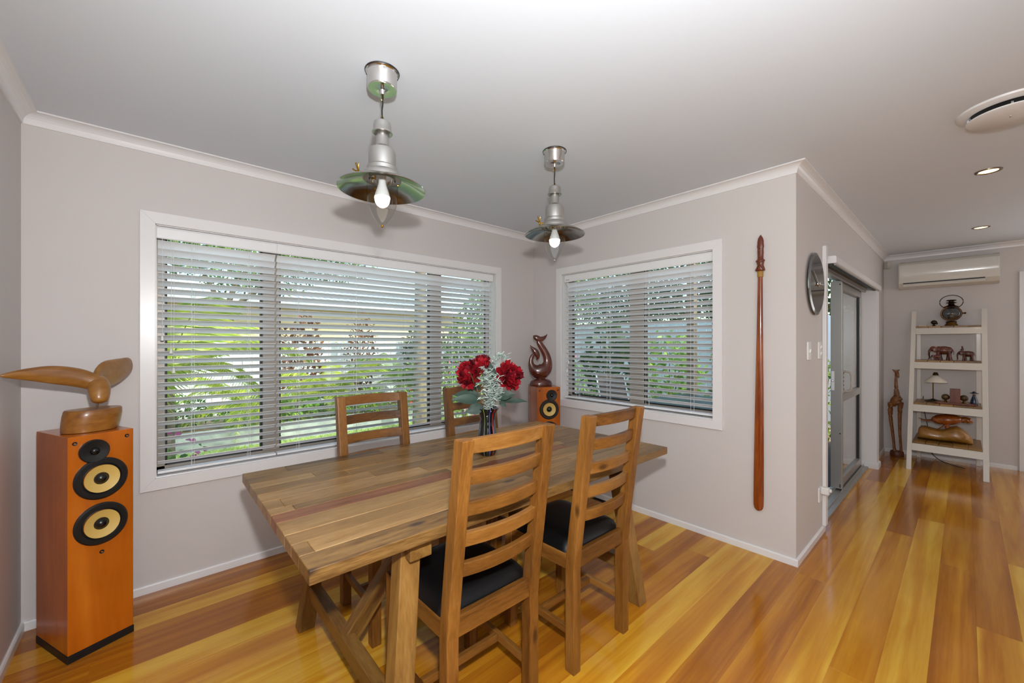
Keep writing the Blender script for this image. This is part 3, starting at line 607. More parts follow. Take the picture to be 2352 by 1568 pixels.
def path_tube(pts, mb, n=18, seg=20, up=(0, 0, 1)):
    P_ = bez([p[:3] for p in pts], n); ra = vals([p[3] for p in pts], n); rb = vals([p[4] for p in pts], n)
    return mb.tube(P_, [(max(a, .0008), max(b_, .0008)) for a, b_ in zip(ra, rb)], seg, up=up)
L_ = lambda x, y, z, a, b_: tuple(WL(x, y, z)) + (a, b_)
# stock: rises from the pin, splits in two flukes
path_tube([L_(-.176, 2.548, 1.052, .008, .008), L_(-.176, 2.55, 1.062, .024, .026), L_(-.176, 2.556, 1.088, .028, .034), L_(-.18, 2.575, 1.125, .03, .038), L_(-.19, 2.60, 1.152, .026, .034), L_(-.20, 2.62, 1.16, .010, .012)], wm, up=(1, 0, 0))
path_tube([L_(-.168, 2.575, 1.12, .02, .024), L_(-.195, 2.585, 1.142, .024, .034), L_(-.245, 2.575, 1.168, .022, .040), L_(-.315, 2.552, 1.186, .018, .038), L_(-.378, 2.525, 1.192, .013, .025), L_(-.43, 2.495, 1.192, .008, .010), L_(-.444, 2.485, 1.192, .002, .002)], wm, n=26)
path_tube([L_(-.182, 2.585, 1.13, .014, .02), L_(-.186, 2.62, 1.155, .018, .044), L_(-.167, 2.67, 1.172, .019, .062), L_(-.138, 2.725, 1.182, .018, .060), L_(-.112, 2.775, 1.194, .015, .052), L_(-.092, 2.815, 1.206, .011, .042), L_(-.083, 2.835, 1.211, .007, .027), L_(-.081, 2.842, 1.213, .002, .006)], wm, n=26)
wm.build('tail_flukes', KAURI, wt, smooth=80)

# ------------------------------------------------------------------ hook sculpture on the right-hand speaker
HOOK = wood('oiled_dark_hardwood', [(52, 20, 12), (78, 30, 18), (98, 42, 26), (112, 54, 34)], rough=.16, axis=2, stretch=3, scale=9, rand=.1, bump=.02, coat=.7, blot=1)
hk = empty('hook_sculpture', (2.645, 2.575, .93), math.atan2(-.095, .171) - .12, 'glossy dark wooden whale tail hook sculpture on the far corner speaker', 'sculpture')
sc_ = .000635
def HP(x, y, r, t=None): return ((x - 383) * sc_, 0, (852 - y) * sc_, (t if t else r * .62) * sc_, r * sc_)
hm = MB()
# 'up' along local y so that radii are (in-plane, thickness)
def hook_tube(pts, n=30): 
    P_ = bez([p[:3] for p in pts], n); inpl = vals([p[4] for p in pts], n); th = vals([p[3] for p in pts], n)
    hm.tube(P_, [(max(a, .0006), max(b_, .0006)) for a, b_ in zip(inpl, th)], 18, up=(0, 1, 0))
hook_tube([HP(300, 385, 12, 10), HP(262, 420, 27), HP(240, 485, 33), HP(250, 560, 50), HP(300, 622, 92), HP(378, 645, 110), HP(450, 600, 98), HP(482, 520, 68), HP(466, 420, 55), HP(424, 335, 50), HP(382, 270, 45), HP(355, 225, 38), HP(352, 205, 34)], 44)
hook_tube([HP(226, 262, 2, 2), HP(252, 300, 18), HP(293, 345, 40), HP(326, 395, 42), HP(338, 440, 28), HP(320, 482, 2, 2)], 24)
hook_tube([HP(276, 128, 4, 3), HP(290, 142, 28), HP(325, 165, 42), HP(372, 182, 40), HP(425, 162, 26), HP(460, 130, 11), HP(477, 106, 1.5, 1.5)], 26)
hook_tube([HP(380, 640, 90), HP(380, 715, 78), HP(380, 755, 62)], 8)
hm.build('hook_body', HOOK, hk, smooth=80)
MB().lathe([(.001, 0), (.100, 0), (.104, .008), (.103, .025), (.094, .045), (.075, .058), (.045, .065), (.001, .066)], 40, (0, 0, 0), None, False, 1, .62).build('domed_base', HOOK, hk, smooth=50)

# ------------------------------------------------------------------ vase and flowers
VX, VY = 1.268, 1.612
vz = empty('glass_vase', (VX, VY, TZ), R(20), 'black glass vase with coloured vertical stripes on the dining table', 'vase')
def stripes():
    m = mat('striped_glass', (10, 10, 12), .06, coat=.6); N = m.node_tree.nodes; L = m.node_tree.links; b = N['Principled BSDF']
    tc = N.new('ShaderNodeTexCoord'); g = N.new('ShaderNodeTexGradient'); g.gradient_type = 'RADIAL'; L.new(tc.outputs['Object'], g.inputs[0])
    mu = N.new('ShaderNodeMath'); mu.operation = 'MULTIPLY'; mu.inputs[1].default_value = 3; L.new(g.outputs[1], mu.inputs[0]); fr_ = N.new('ShaderNodeMath'); fr_.operation = 'FRACT'; L.new(mu.outputs[0], fr_.inputs[0])
    cr = N.new('ShaderNodeValToRGB'); cr.color_ramp.interpolation = 'CONSTANT'; e = cr.color_ramp.elements; K = (10, 10, 12)
    e[0].position = 0; e[0].color = lin(K); e[1].position = .085; e[1].color = lin((150, 190, 100))
    for p, c_ in ((.10, K), (.24, (16, 36, 36)), (.31, K), (.37, (78, 78, 150)), (.41, K), (.58, (196, 30, 34)), (.61, K), (.74, (30, 80, 56)), (.75, (34, 50, 130)), (.775, K), (.90, (50, 50, 60)), (.915, K)):
        q = e.new(p); q.color = lin(c_)
    L.new(fr_.outputs[0], cr.inputs[0]); L.new(cr.outputs[0], b.inputs['Base Color']); return m
vp = [(.001, .004), (.036, .0), (.04, .003), (.047, .02), (.0535, .045), (.054, .065), (.049, .10), (.0425, .135), (.039, .165), (.039, .19), (.044, .212), (.055, .229), (.0585, .234), (.058, .237), (.053, .2345), (.041, .213), (.036, .19), (.036, .16), (.045, .1), (.05, .06), (.04, .012), (.001, .01)]
MB().lathe(vp, 48).build('vase_body', stripes(), vz, smooth=60)
PETAL = mat('peony_petal', (150, 8, 26), .6, var=.35, vscale=30); PETALD = mat('peony_petal_dark', (92, 6, 20), .5, var=.3, vscale=30)
STEM = mat('flower_stem', (112, 96, 62), .6); LEAFG = mat('dusty_green_leaf', (48, 68, 58), .55, var=.35, vscale=20); SEP = mat('sepal_green', (56, 88, 30), .5)
SILV = leafmat('silver_sprig', (150, 170, 160), (206, 218, 210), .6, .1)
def petal_mesh(L_, W_, cup, curl, seed):
    r_ = random.Random(seed); n, m_ = 5, 5; vs = []; fs = []
    for i in range(n + 1):
        v_ = i / n; w_ = W_ * math.sin(PI * (.12 + .80 * v_) ** .8) if v_ < 1 else W_ * .45
        for j in range(m_ + 1):
            u = -1 + 2 * j / m_; z = cup * (u * u) * v_ + curl * v_ * v_ + (r_.uniform(-.003, .003) if v_ > .6 else 0)
            vs.append((u * w_, L_ * v_ * (1 - .12 * u * u * v_) + (r_.uniform(-.003, .003) if i == n else 0), z))
    for i in range(n):
        for j in range(m_): a = i * (m_ + 1) + j; fs.append((a, a + 1, a + m_ + 2, a + m_ + 1))
    me = bpy.data.meshes.new('petal'); me.from_pydata(vs, [], fs)
    for p in me.polygons: p.use_smooth = True
    return me
pms = [petal_mesh(.045, .021, .012, c_, k) for k, c_ in enumerate((.016, .010, .004, -.004, .02, .012))]
for k, me in enumerate(pms): me.materials.append(PETAL if k not in (4,) else PETALD)
def leaf_mesh(L_, W_, bend, fold=.25):
    vs = []; fs = []; n = 8
    for i in range(n + 1):
        v_ = i / n; w_ = W_ * math.sin(PI * v_ ** .85) ** .9 if 0 < v_ < 1 else 0.0004; z = bend * v_ * v_
        for u in (-1, -.5, 0, .5, 1): vs.append((u * w_, L_ * v_, z + abs(u) * w_ * fold + .002 * math.sin(v_ * 14 + u * 3)))
    for i in range(n):
        for j in range(4): a = i * 5 + j; fs.append((a, a + 1, a + 6, a + 5))
    me = bpy.data.meshes.new('leaf'); me.from_pydata(vs, [], fs)
    for p in me.polygons: p.use_smooth = True
    return me
def orient(o, dirn, normal, loc):
    y = V(dirn).normalized(); z = (V(normal) - y * y.dot(V(normal))).normalized(); x = y.cross(z)
    M_ = Matrix((x, y, z)).transposed(); o.location = loc; o.rotation_euler = M_.to_euler()
def peony(c_, axis, size, label, seed, base=(0, 0, .03), leaves=()):
    r_ = random.Random(seed); c_ = V(c_); e = empty('peony', (VX, VY, TZ), 0, label, 'flower', 'red peonies in the vase'); A = V(axis).normalized()
    st = bez([base, (base[0] * .3 + c_.x * .12, base[1] * .3 + c_.y * .12, .22), (c_ * .55)[:2] + (.22 + (c_.z - .22) * .5,), c_ - A * .02], 14)
    MB().tube(st, .0026, 6).build('stem', STEM, e, smooth=60)
    t1 = A.orthogonal().normalized(); t2 = A.cross(t1); idx = 0
    for layer, (n, th, off, s_) in enumerate(((10, 104, -.006, .82), (12, 84, -.004, .86), (12, 66, -.001, .84), (11, 50, .002, .8), (10, 36, .005, .74), (8, 22, .007, .66), (5, 8, .009, .55))):
        for k in range(n):
            a = 2 * PI * (k + .5 * (layer % 2)) / n + r_.uniform(-.2, .2); rad = t1 * math.cos(a) + t2 * math.sin(a); t_ = R(th + r_.uniform(-9, 9))
            dirn = rad * math.sin(t_) + A * math.cos(t_); nrm = A * math.sin(t_) - rad * math.cos(t_)
            o = ob('petal', pms[(idx * 7 + layer) % 6], None, e); orient(o, dirn, nrm, c_ + A * off * size + rad * .008 * size); o.scale = [s_ * size * r_.uniform(.9, 1.12)] * 3; idx += 1
    for k in range(5):
        a = 2 * PI * k / 5 + .3; rad = t1 * math.cos(a) + t2 * math.sin(a); o = ob('sepal', leaf_mesh(.034 * size, .013 * size, .006), SEP, e); orient(o, rad * .95 - A * .15 + A * .1, A, c_ - A * .014)
    for (p, dirn, nrm, L_, W_, bend) in leaves:
        o = ob('leaf', leaf_mesh(L_ * 1.12, W_ * .85, bend), LEAFG, e); orient(o, dirn, V(nrm) * .6 + TW, V(p))
    return e
# camera-facing side is roughly (-.63,-.78); right in the picture is (.747,-.665)
RT = V((.747, -.665, 0)); TW = V((-.62, -.78, 0))
def Q(r_, t_, z): return tuple(RT * r_ + TW * t_ + V((0, 0, z)))
peony(Q(-.082, .03, .405), RT * -.62 + TW * .75 + V((0, 0, .55)), 1.62, 'large bright red peony, leftmost flower in the vase', 1, leaves=(
    (Q(-.03, .01, .30), RT * -1 + V((0, 0, .10)), (0, 0, 1), .13, .03, -.03), (Q(-.035, .02, .275), RT * -.9 + TW * .5 + V((0, 0, .22)), (0, 0, 1), .125, .032, -.04), (Q(-.02, .03, .25), RT * -1 + TW * .5 + V((0, 0, -.28)), TW + V((0, 0, .6)), .085, .034, -.01), (Q(-.03, .0, .33), RT * -.9 + TW * -.3 + V((0, 0, .25)), (0, 0, 1), .11, .022, -.03)))
peony(Q(-.028, -.04, .45), RT * -.1 + TW * .35 + V((0, 0, 1)), 1.2, 'darker red peony behind the largest one at the top left of the bunch', 2)
peony(Q(.105, .0, .395), RT * .62 + TW * .75 + V((0, 0, .25)), 1.62, 'large bright red peony, rightmost flower in the vase', 3, leaves=(
    (Q(.04, .02, .29), RT * 1 + TW * .2 + V((0, 0, .28)), (0, 0, 1), .09, .03, -.02), (Q(.06, .0, .27), RT * 1 + V((0, 0, .1)), (0, 0, 1), .13, .018, -.045), (Q(.06, .02, .275), RT * .6 + TW * .4 + V((0, 0, -.5)), TW + V((0, 0, .3)), .045, .016, .0), (Q(.04, .0, .33), V((0, 0, 1)) + RT * -.2, TW, .125, .03, .01)))
le = empty('leafy_stem', (VX, VY, TZ), 0, 'grey green artificial leaves spreading left over the vase rim', 'foliage')
MB().tube(bez([(0, 0, .03), Q(-.02, .01, .2), Q(-.045, .03, .29)], 10), .0028, 6).build('stem', STEM, le, smooth=60)
for (p, dirn, nrm, L_, W_, bend) in ((Q(-.03, .03, .24), RT * -.8 + TW * .3 + V((0, 0, -.55)), TW * 1 + RT * -.3, .07, .034, 0), (Q(-.01, .05, .33), RT * .4 + TW * .3 + V((0, 0, -.55)), TW * .7 + RT * .5 + V((0, 0, .5)), .14, .027, 0), (Q(-.045, .03, .28), RT * -1 + TW * .2 + V((0, 0, .12)), V((0, 0, 1)) + TW * .8, .12, .032, -.02), (Q(-.06, .0, .33), RT * -1 + V((0, 0, .02)), (0, 0, 1), .12, .024, -.02)):
    ob('leaf', leaf_mesh(L_, W_, bend), LEAFG, le); orient(le.children[-1], dirn, V(nrm) * .6 + TW, V(p))
def sprig(pts, label, n, ln_, seed, spread=.03):
    r_ = random.Random(seed); e = empty('silver_sprig', (VX, VY, TZ), 0, label, 'foliage', 'silver foliage sprigs in the vase'); P_ = bez(pts, 30); MB().tube(P_, .0018, 5).build('stem', mat('sprig_stem', (170, 180, 170), .6), e)
    q = MB()
    for k in range(n):
        t = r_.uniform(.38, 1); p = P_[min(30, int(t * 30))] + V([r_.gauss(0, spread * .35) for _ in range(3)]); d_ = V([r_.gauss(0, 1) for _ in range(3)]) + V((0, 0, .5)); d_.normalize(); s_ = d_.orthogonal().normalized() * .0017; L_ = ln_ * r_.uniform(.6, 1.2)
        q.add([p - s_, p + s_, p + d_ * L_ * .6 + s_ * 1.3, p + d_ * L_, p + d_ * L_ * .6 - s_ * 1.3], [(0, 1, 2, 3, 4)])
    q.build('needle_leaves', SILV, e, kind='stuff'); return e
sprig([(0, 0, .04), Q(.01, .03, .25), Q(.02, .06, .35), Q(-.005, .07, .42)], 'dense silver white sprig in the middle of the flower bunch', 520, .032, 1, .055)
sprig([(0, 0, .04), Q(.015, .02, .25), Q(.03, .04, .32), Q(.04, .05, .37)], 'short silver white sprig between the leaves and the right peony', 300, .028, 2, .05)
sprig([(0, 0, .04), Q(.005, -.01, .3), Q(.03, -.01, .44), Q(.06, -.01, .50), Q(.10, 0, .485)], 'tall feathery silver sprig arching above the red flowers', 420, .02, 3, .02)
sprig([(0, 0, .04), Q(.0, .02, .22), Q(.0, .035, .27)], 'small silver sprig just above the vase rim', 160, .016, 4, .03)

# ------------------------------------------------------------------ ladder shelf
PAINT = mat('cream_paint', (214, 208, 198), .3, coat=.2); SHW = wood('shelf_board', [(96, 66, 26), (134, 98, 46), (156, 118, 60)], rough=.4, axis=0, stretch=6, scale=18, rand=1.0, bump=.1)
ls = empty('ladder_shelf', (5.92, .13, 0), 0, 'cream painted ladder shelf with four wooden boards against the far wall', 'shelf')
lw, lr = .284, -.284; ang = math.atan2(.68, 1.69)
for s_ in (1, -1):
    b_ = MB(); y0, y1 = (.246, .284) if s_ > 0 else (-.284, -.244)
    b_.loft([[V((0, y0, 0)), V((.035, y0, 0)), V((.035, y1, 0)), V((0, y1, 0))], [V((.68, y0, 1.69)), V((.715, y0, 1.69)), V((.715, y1, 1.69)), V((.68, y1, 1.69))]]).build('front_leg', PAINT, ls, bevel=.003)
    y0, y1 = (.21, .244) if s_ > 0 else (-.242, -.208)
    MB().box(.70, .735, y0, y1, 0, 1.49).build('rear_leg', PAINT, ls, bevel=.003)
shelves = [(.262, .03), (.658, .03), (1.112, .03), (1.492, .03)]
for zt, th in shelves:
    xf = .68 * zt / 1.69
    MB().loft([[V((xf - .002, -.246, zt)), V((xf + .02, -.246, zt)), V((xf + .02 - .028, -.246, zt - .07)), V((xf - .03, -.246, zt - .07))], [V((xf - .002, .248, zt)), V((xf + .02, .248, zt)), V((xf + .02 - .028, .248, zt - .07)), V((xf - .03, .248, zt - .07))]]).build('shelf_rail', PAINT, ls, bevel=.002)
    MB().box(xf + .0, .70, .212, .246, zt - .05, zt).build('side_bracket', PAINT, ls); MB().box(xf + .0, .70, -.244, -.21, zt - .05, zt).build('side_bracket', PAINT, ls)
    MB().box(.70, .715, -.21, .21, zt - .06, zt).build('shelf_rail', PAINT, ls)
    for k in range(5):
        L_ = .73 - xf - .004; wd = .488 / 5 - .003; p = MB().box(-L_ / 2, L_ / 2, -wd / 2, wd / 2, 0, .02).build('shelf_board', SHW, ls, bevel=.002, seg=1); p.location = (xf + .004 + L_ / 2, -.244 + .488 * (k + .5) / 5, zt + .0005)
S1, S2, S3, S4 = 1.5135, 1.1335, .6795, .2835
# antique lantern
LB = mat('lantern_bronze', (52, 36, 20), .3, metal=.9); LBR = mat('lantern_brass', (92, 66, 26), .3, metal=.9)
ln_ = empty('antique_lantern', (6.59, .102, S1), 0, 'dark bronze antique carriage lantern with a round lens on the top shelf', 'lantern')
MB().lathe([(.001, 0), (.052, 0), (.05, .012), (.042, .022), (.04, .038), (.045, .045), (.03, .05), (.001, .05)], 32).build('foot', LBR, ln_, smooth=40)
ry = Euler((0, R(-90), 0)).to_matrix()
MB().lathe([(.001, -.05), (.05, -.05), (.078, -.03), (.083, 0), (.083, .02), (.078, .03), (.074, .03)], 40, (0, 0, .135), ry).build('drum', LB, ln_, smooth=40)
MB().lathe([(.074, .03), (.08, .033), (.078, .038), (.07, .036)], 40, (0, 0, .135), ry).build('lens_ring', mat('lens_ring', (120, 88, 60), .3, metal=.8), ln_, smooth=60)
MB().lathe([(.071, .03), (.06, .036), (.035, .045), (.001, .05)], 32, (0, 0, .135), ry).build('lens', mat('lens_glass', (34, 38, 40), .05, coat=1, spec=.8), ln_, smooth=60)
MB().lathe([(.06, .205), (.055, .213), (.03, .225), (.024, .235), (.022, .245), (.044, .252), (.04, .257), (.02, .262), (.02, .27), (.042, .276), (.036, .284), (.01, .288), (.001, .288)], 28).build('chimney', LB, ln_, smooth=40)
a_ = [R(-55 + 290 * i / 28) for i in range(29)]
MB().tube([(0, .088 * math.cos(a), .262 + .075 * math.sin(a)) for a in a_], .0035, 8).build('carry_handle', LB, ln_, smooth=60)
MB().tube([(0, -.078, .135), (0, -.1, .135)], .006, 8).ball((0, -.102, .135), .009, 8, n=6).build('side_knob', LB, ln_, smooth=60)
kn = empty('small_bust', (6.585, .234, S1), 0, 'small dark round headed figurine on the top shelf left of the lantern', 'figurine')
MB().lathe([(.001, 0), (.016, 0), (.014, .006), (.008, .014), (.009, .024)], 16, caps=False).build('pedestal', BRONZE, kn, smooth=50); MB().ball((0, .0, .042), (.024, .026, .024), 14, n=10).ball((-.01, -.02, .028), (.01, .012, .01), 8, n=6).build('head', BRONZE, kn, smooth=60)
ws = empty('white_card', (6.585, .325, S1), 0, 'flat pale object lying at the left end of the top shelf', 'card'); MB().prism(rrect(.08, .07, .01), 2, 0, .014).build('card_body', mat('pale_card', (200, 186, 172), .6), ws, bevel=.002)
# elephants ------------------------------------------------------------------
ELE = wood('carved_elephant_wood', [(44, 18, 12), (74, 32, 22), (100, 46, 30), (116, 60, 40)], rough=.3, axis=1, stretch=2, scale=30, rand=.2, bump=.03, coat=.3, blot=1)
def elephant(name, loc, s_, label, trunk=True, parent=None, rider=False):
    # faces +y (to the left in the picture); s_ = back height
    e = empty(name, loc, 0, label, 'figurine') if parent is None else parent
    q = MB(); S_ = lambda *p: tuple(c_ * s_ for c_ in p)
    q.ball(S_(0, -.12, .70), S_(.24, .44, .29), 18).ball(S_(0, -.36, .68), S_(.22, .2, .26), 14).ball(S_(0, .12, .74), S_(.2, .2, .24), 14)
    q.ball(S_(0, .40, .80), S_(.15, .18, .19), 14)
    for x, y0, y1 in ((-.13, .14, .20), (.13, .10, .02), (-.13, -.36, -.46), (.13, -.36, -.30)):
        q.tube([S_(x, y0, .62), S_(x, (y0 + y1) / 2, .32), S_(x, y1, .0)], [.115 * s_, .085 * s_, .09 * s_], 12)
    q.tube([S_(0, .50, .80), S_(0, .60, .62), S_(0, .61, .40), S_(0, .58, .18), S_(0, .63, .06)], [.10 * s_, .075 * s_, .055 * s_, .04 * s_, .03 * s_], 10)
    q.tube([S_(0, -.54, .76), S_(0, -.60, .6), S_(0, -.59, .42)], .018 * s_, 6)
    q.build('body', ELE, e, smooth=80)
    for x in (-1, 1): MB().ball(S_(x * .17, .27, .74), S_(.025, .15, .19), 12, rot=(R(12), 0, R(-x * 14))).build('ear', ELE, e, smooth=80)
    for x in (-1, 1): MB().tube([S_(x * .07, .52, .66), S_(x * .09, .64, .56)], [.015 * s_, .004 * s_], 6).build('tusk', mat('tusk_bone', (176, 160, 130), .4), e)
    return e
e1 = elephant('elephant_carving', (6.47, .174, S2), .155, 'larger dark wood elephant carving on the second shelf')
eb = elephant('elephant_calf', (6.40, .214, S2), .06, 'tiny wooden elephant calf standing under the larger elephant')
e2 = elephant('elephant_carving', (6.47, -.008, S2), .105, 'smaller dark wood elephant carving carrying a rider, second shelf')
rd = MB(); rd.tube([(0, .03, .10), (0, .026, .125), (0, .028, .14)], [.010, .011, .006], 10).ball((0, .029, .148), .008, 10, n=8).tube([(-.008, .028, .12), (-.022, .04, .09)], .004, 6).tube([(.008, .028, .12), (.022, .04, .09)], .004, 6).tube([(-.006, .03, .13), (-.01, .045, .11)], .003, 6)
rd.build('rider', ELE, e2, smooth=80)
# table lamp on the third shelf ----------------------------------------------
tl = empty('desk_lamp', (6.42, .235, S3), 0, 'small bronze desk lamp with white glass cone shade on the third shelf', 'lamp')
MB().lathe([(.001, 0), (.07, 0), (.068, .008), (.045, .018), (.02, .026), (.008, .032), (.001, .033)], 36, (0, 0, 0)).build('lamp_base', BRONZE, tl, smooth=40)
MB().tube(bez([(0, 0, .03), (0, 0, .2), (0, 0, .29), (0, -.008, .318), (0, -.02, .312)], 16), .0045, 8).build('pole', LBR, tl, smooth=60)
SHADE = mat('opal_glass', (214, 204, 192), .35, sub=.2)
MB().lathe([(.018, .29), (.03, .284), (.087, .222), (.09, .214), (.086, .213), (.03, .276), (.016, .284)], 40, (0, -.022, 0)).build('lamp_shade', SHADE, tl, smooth=50)
MB().lathe([(.001, .322), (.012, .32), (.02, .3), (.022, .288), (.014, .286)], 20, (0, -.022, 0)).build('shade_cap', BRONZE, tl, smooth=50); MB().ball((0, -.022, .24), (.016, .016, .022), 12).build('bulb', mat('bulb_glass', (226, 216, 200), .2), tl, smooth=60)
# block with two globes
RW = wood('red_block_wood', [(70, 24, 10), (106, 44, 20), (128, 60, 30)], rough=.35, axis=2, stretch=4, scale=20, rand=.2, bump=.03)
bk = empty('globe_bookend', (6.26, .07, S3), 0, 'reddish wooden block stand flanked by two bronze globes, third shelf', 'ornament')
MB().prism(rrect(.05, .295, .02), 2, 0, .018).build('stand_base', RW, bk, bevel=.003); MB().box(-.022, .022, -.037, .037, .018, .165).build('centre_block', RW, bk, bevel=.003)
for y in (.068, -.062):
    g_ = MB().ball((.01, y, .072), .031, 18, n=14).build('globe', mat('globe_bronze', (84, 66, 40), .35, metal=.5, var=.3, vscale=30), bk, smooth=80); MB().lathe([(.018, .018), (.012, .026), (.008, .044)], 14, (.01, y, 0)).build('globe_foot', LBR, g_, smooth=50)
sd = empty('silver_dish', (6.33, -.035, S3), 0, 'little shiny silver dish between the globe ornament and blue figurine', 'dish'); MB().lathe([(.001, .002), (.018, 0), (.03, .012), (.032, .013), (.02, .004), (.001, .005)], 20).build('dish_body', CHROME, sd, smooth=50)
bf = empty('blue_figurine', (6.34, -.062, S3), 0, 'small dark blue glazed figurine with a wide hat, right end of third shelf', 'figurine')
BLU = mat('blue_glaze', (26, 40, 66), .15, coat=.6)
MB().lathe([(.001, 0), (.028, 0), (.03, .01), (.026, .05), (.016, .085), (.01, .1), (.012, .105)], 20).build('robe', BLU, bf, smooth=50); MB().ball((0, 0, .115), (.011, .012, .012), 12).build('head', mat('pale_glaze', (170, 150, 140), .3), bf, smooth=60); MB().lathe([(.034, .122), (.033, .126), (.016, .132), (.01, .14), (.001, .142)], 20).build('hat', BLU, bf, smooth=50)
# turtle on a lump of wood, bottom shelf -------------------------------------
KA2 = wood('burl_wood', [(120, 76, 22), (158, 110, 42), (178, 134, 66)], rough=.3, axis=1, stretch=2, scale=9, rand=.1, bump=.03, coat=.25, blot=1); TUR = wood('turtle_wood', [(84, 36, 8), (140, 70, 20), (178, 106, 40)], rough=.2, axis=1, stretch=2, scale=14, rand=.1, bump=.02, coat=.6, blot=1)
tu = empty('turtle_carving', (6.28, .15, S4), 0, 'polished wooden turtle carving swimming over a golden wood lump, bottom shelf', 'carving')
q = MB(); rings = []
prof = [(-.205, .01, .04), (-.195, .07, .07), (-.17, .10, .11), (-.13, .115, .15), (-.09, .12, .172), (-.04, .115, .155), (0, .11, .125), (.05, .11, .12), (.1, .115, .13), (.14, .11, .142), (.17, .10, .138), (.19, .07, .11), (.197, .02, .05)]
for y, rx_, h in prof: rings.append([V((rx_ * math.cos(2 * PI * j / 24) * (1 + .06 * math.sin(5 * j)), y, max(0, h * .5 + h * .5 * math.copysign(abs(math.sin(2 * PI * j / 24)) ** .7, math.sin(2 * PI * j / 24))))) for j in range(24)])
q.loft(rings).build('wood_lump', KA2, tu, smooth=70)
q = MB(); q.ball((0, -.02, .23), (.09, .118, .058), 24, rot=(R(-8), 0, 0), n=14)
q.build('shell', TUR, tu, smooth=80)
q = MB(); q.tube(bez([(0, -.12, .235), (0, -.15, .245), (-.005, -.18, .235), (-.005, -.205, .225)], 12), [.03 - .0 * k if k < 9 else .03 - .007 * (k - 8) for k in range(13)], 14); q.build('head', TUR, tu, smooth=80)
for pts, w_ in (([(-.04, -.06, .22), (-.08, .0, .17), (-.07, .05, .12)], .03), ([(.05, -.08, .23), (.12, -.06, .22), (.16, .0, .21)], .03), ([(-.03, .08, .21), (-.06, .13, .205), (-.06, .17, .21)], .018), ([(.03, .08, .21), (.03, .14, .2), (.02, .19, .215)], .018)):
    MB().tube(bez(pts, 10), [(w_ * (1 - .7 * k / 10), .009 * (1 - .6 * k / 10)) for k in range(11)], 12).build('flipper', TUR, tu, smooth=80)
MB().tube([(0, -.03, .1), (0, -.02, .2)], .02, 10).build('neck_peg', TUR, tu, smooth=60)
cb_ = MB().tube(bez([(6.662, .322, S3 + .03), (6.672, .325, .60), (6.668, .30, .45), (6.674, .285, .33), (6.678, .27, .1), (6.62, .2, .012), (6.45, .1, .008), (6.35, .0, .008)], 40), .0035, 6).build('lamp_cable', BLACK, None, smooth=60)
tag(cb_, 'black lamp cable hanging behind the ladder shelf onto the floor', 'cable')
# giraffe ---------------------------------------------------------------------
GIR = wood('giraffe_wood', [(46, 24, 12), (110, 64, 28), (146, 92, 46), (70, 38, 16)], rough=.4, axis=2, stretch=1.3, scale=34, rand=.1, bump=.05, blot=.8)
gf = empty('giraffe_carving', (6.52, .54, 0), 0, 'tall thin carved wooden giraffe standing left of the ladder shelf', 'carving')
MB().loft([[V((.055 * math.cos(2 * PI * j / 24) * k, -.008 + .062 * math.sin(2 * PI * j / 24) * k, z)) for j in range(24)] for z, k in ((0, .95), (.01, 1), (.05, .95), (.062, .8))]).build('base', wood('giraffe_base', [(86, 42, 16), (120, 64, 28)], rough=.45, axis=0, scale=12), gf, smooth=50)
q = MB(); dy = .54
q.tube(bez([(0, .562 - dy, .58), (0, .56 - dy, .605), (0, .55 - dy, .63), (0, .535 - dy, .655), (0, .52 - dy, .66), (0, .50 - dy, .645)], 12), vals([.018, .034, .046, .05, .044, .026], 12), 16, up=(1, 0, 0))
q.tube(bez([(0, .535 - dy, .62), (0, .532 - dy, .69), (0, .536 - dy, .76), (0, .540 - dy, .85), (0, .54 - dy, .93), (0, .534 - dy, .985)], 16), vals([.048, .034, .022, .015, .012, .015], 16), 14)
q.tube(bez([(0, .54 - dy, .985), (-.008, .532 - dy, .975), (-.016, .522 - dy, .94), (-.02, .517 - dy, .918)], 8), vals([.016, .017, .012, .006], 8), 12)
for x, pts in ((-.018, [(.585, .62), (.590, .50), (.584, .40), (.568, .25), (.556, .10), (.552, .06)]), (-.01, [(.50, .63), (.508, .52), (.510, .40), (.508, .25), (.50, .12), (.498, .06)]), (.024, [(.583, .62), (.588, .50), (.582, .40), (.566, .25), (.555, .10), (.551, .06)]), (.026, [(.501, .63), (.507, .52), (.508, .40), (.506, .25), (.50, .12), (.499, .06)])):
    P_ = bez([(x, y - dy, z) for y, z in pts], 16); q.tube(P_, vals([.026, .018, .014, .011, .010, .014], 16), 10)
q.build('body', GIR, gf, smooth=80)
for s_ in (1, -1): MB().tube([(0, .54 - dy + s_ * .008, .985), (.0, .54 - dy + s_ * .03, 1.012)], [.009, .004], 8).build('ear', GIR, gf, smooth=60); MB().tube([(.004, .54 - dy + s_ * .006, .99), (.006, .54 - dy + s_ * .009, 1.012)], .0035, 6).build('horn', GIR, gf, smooth=60)

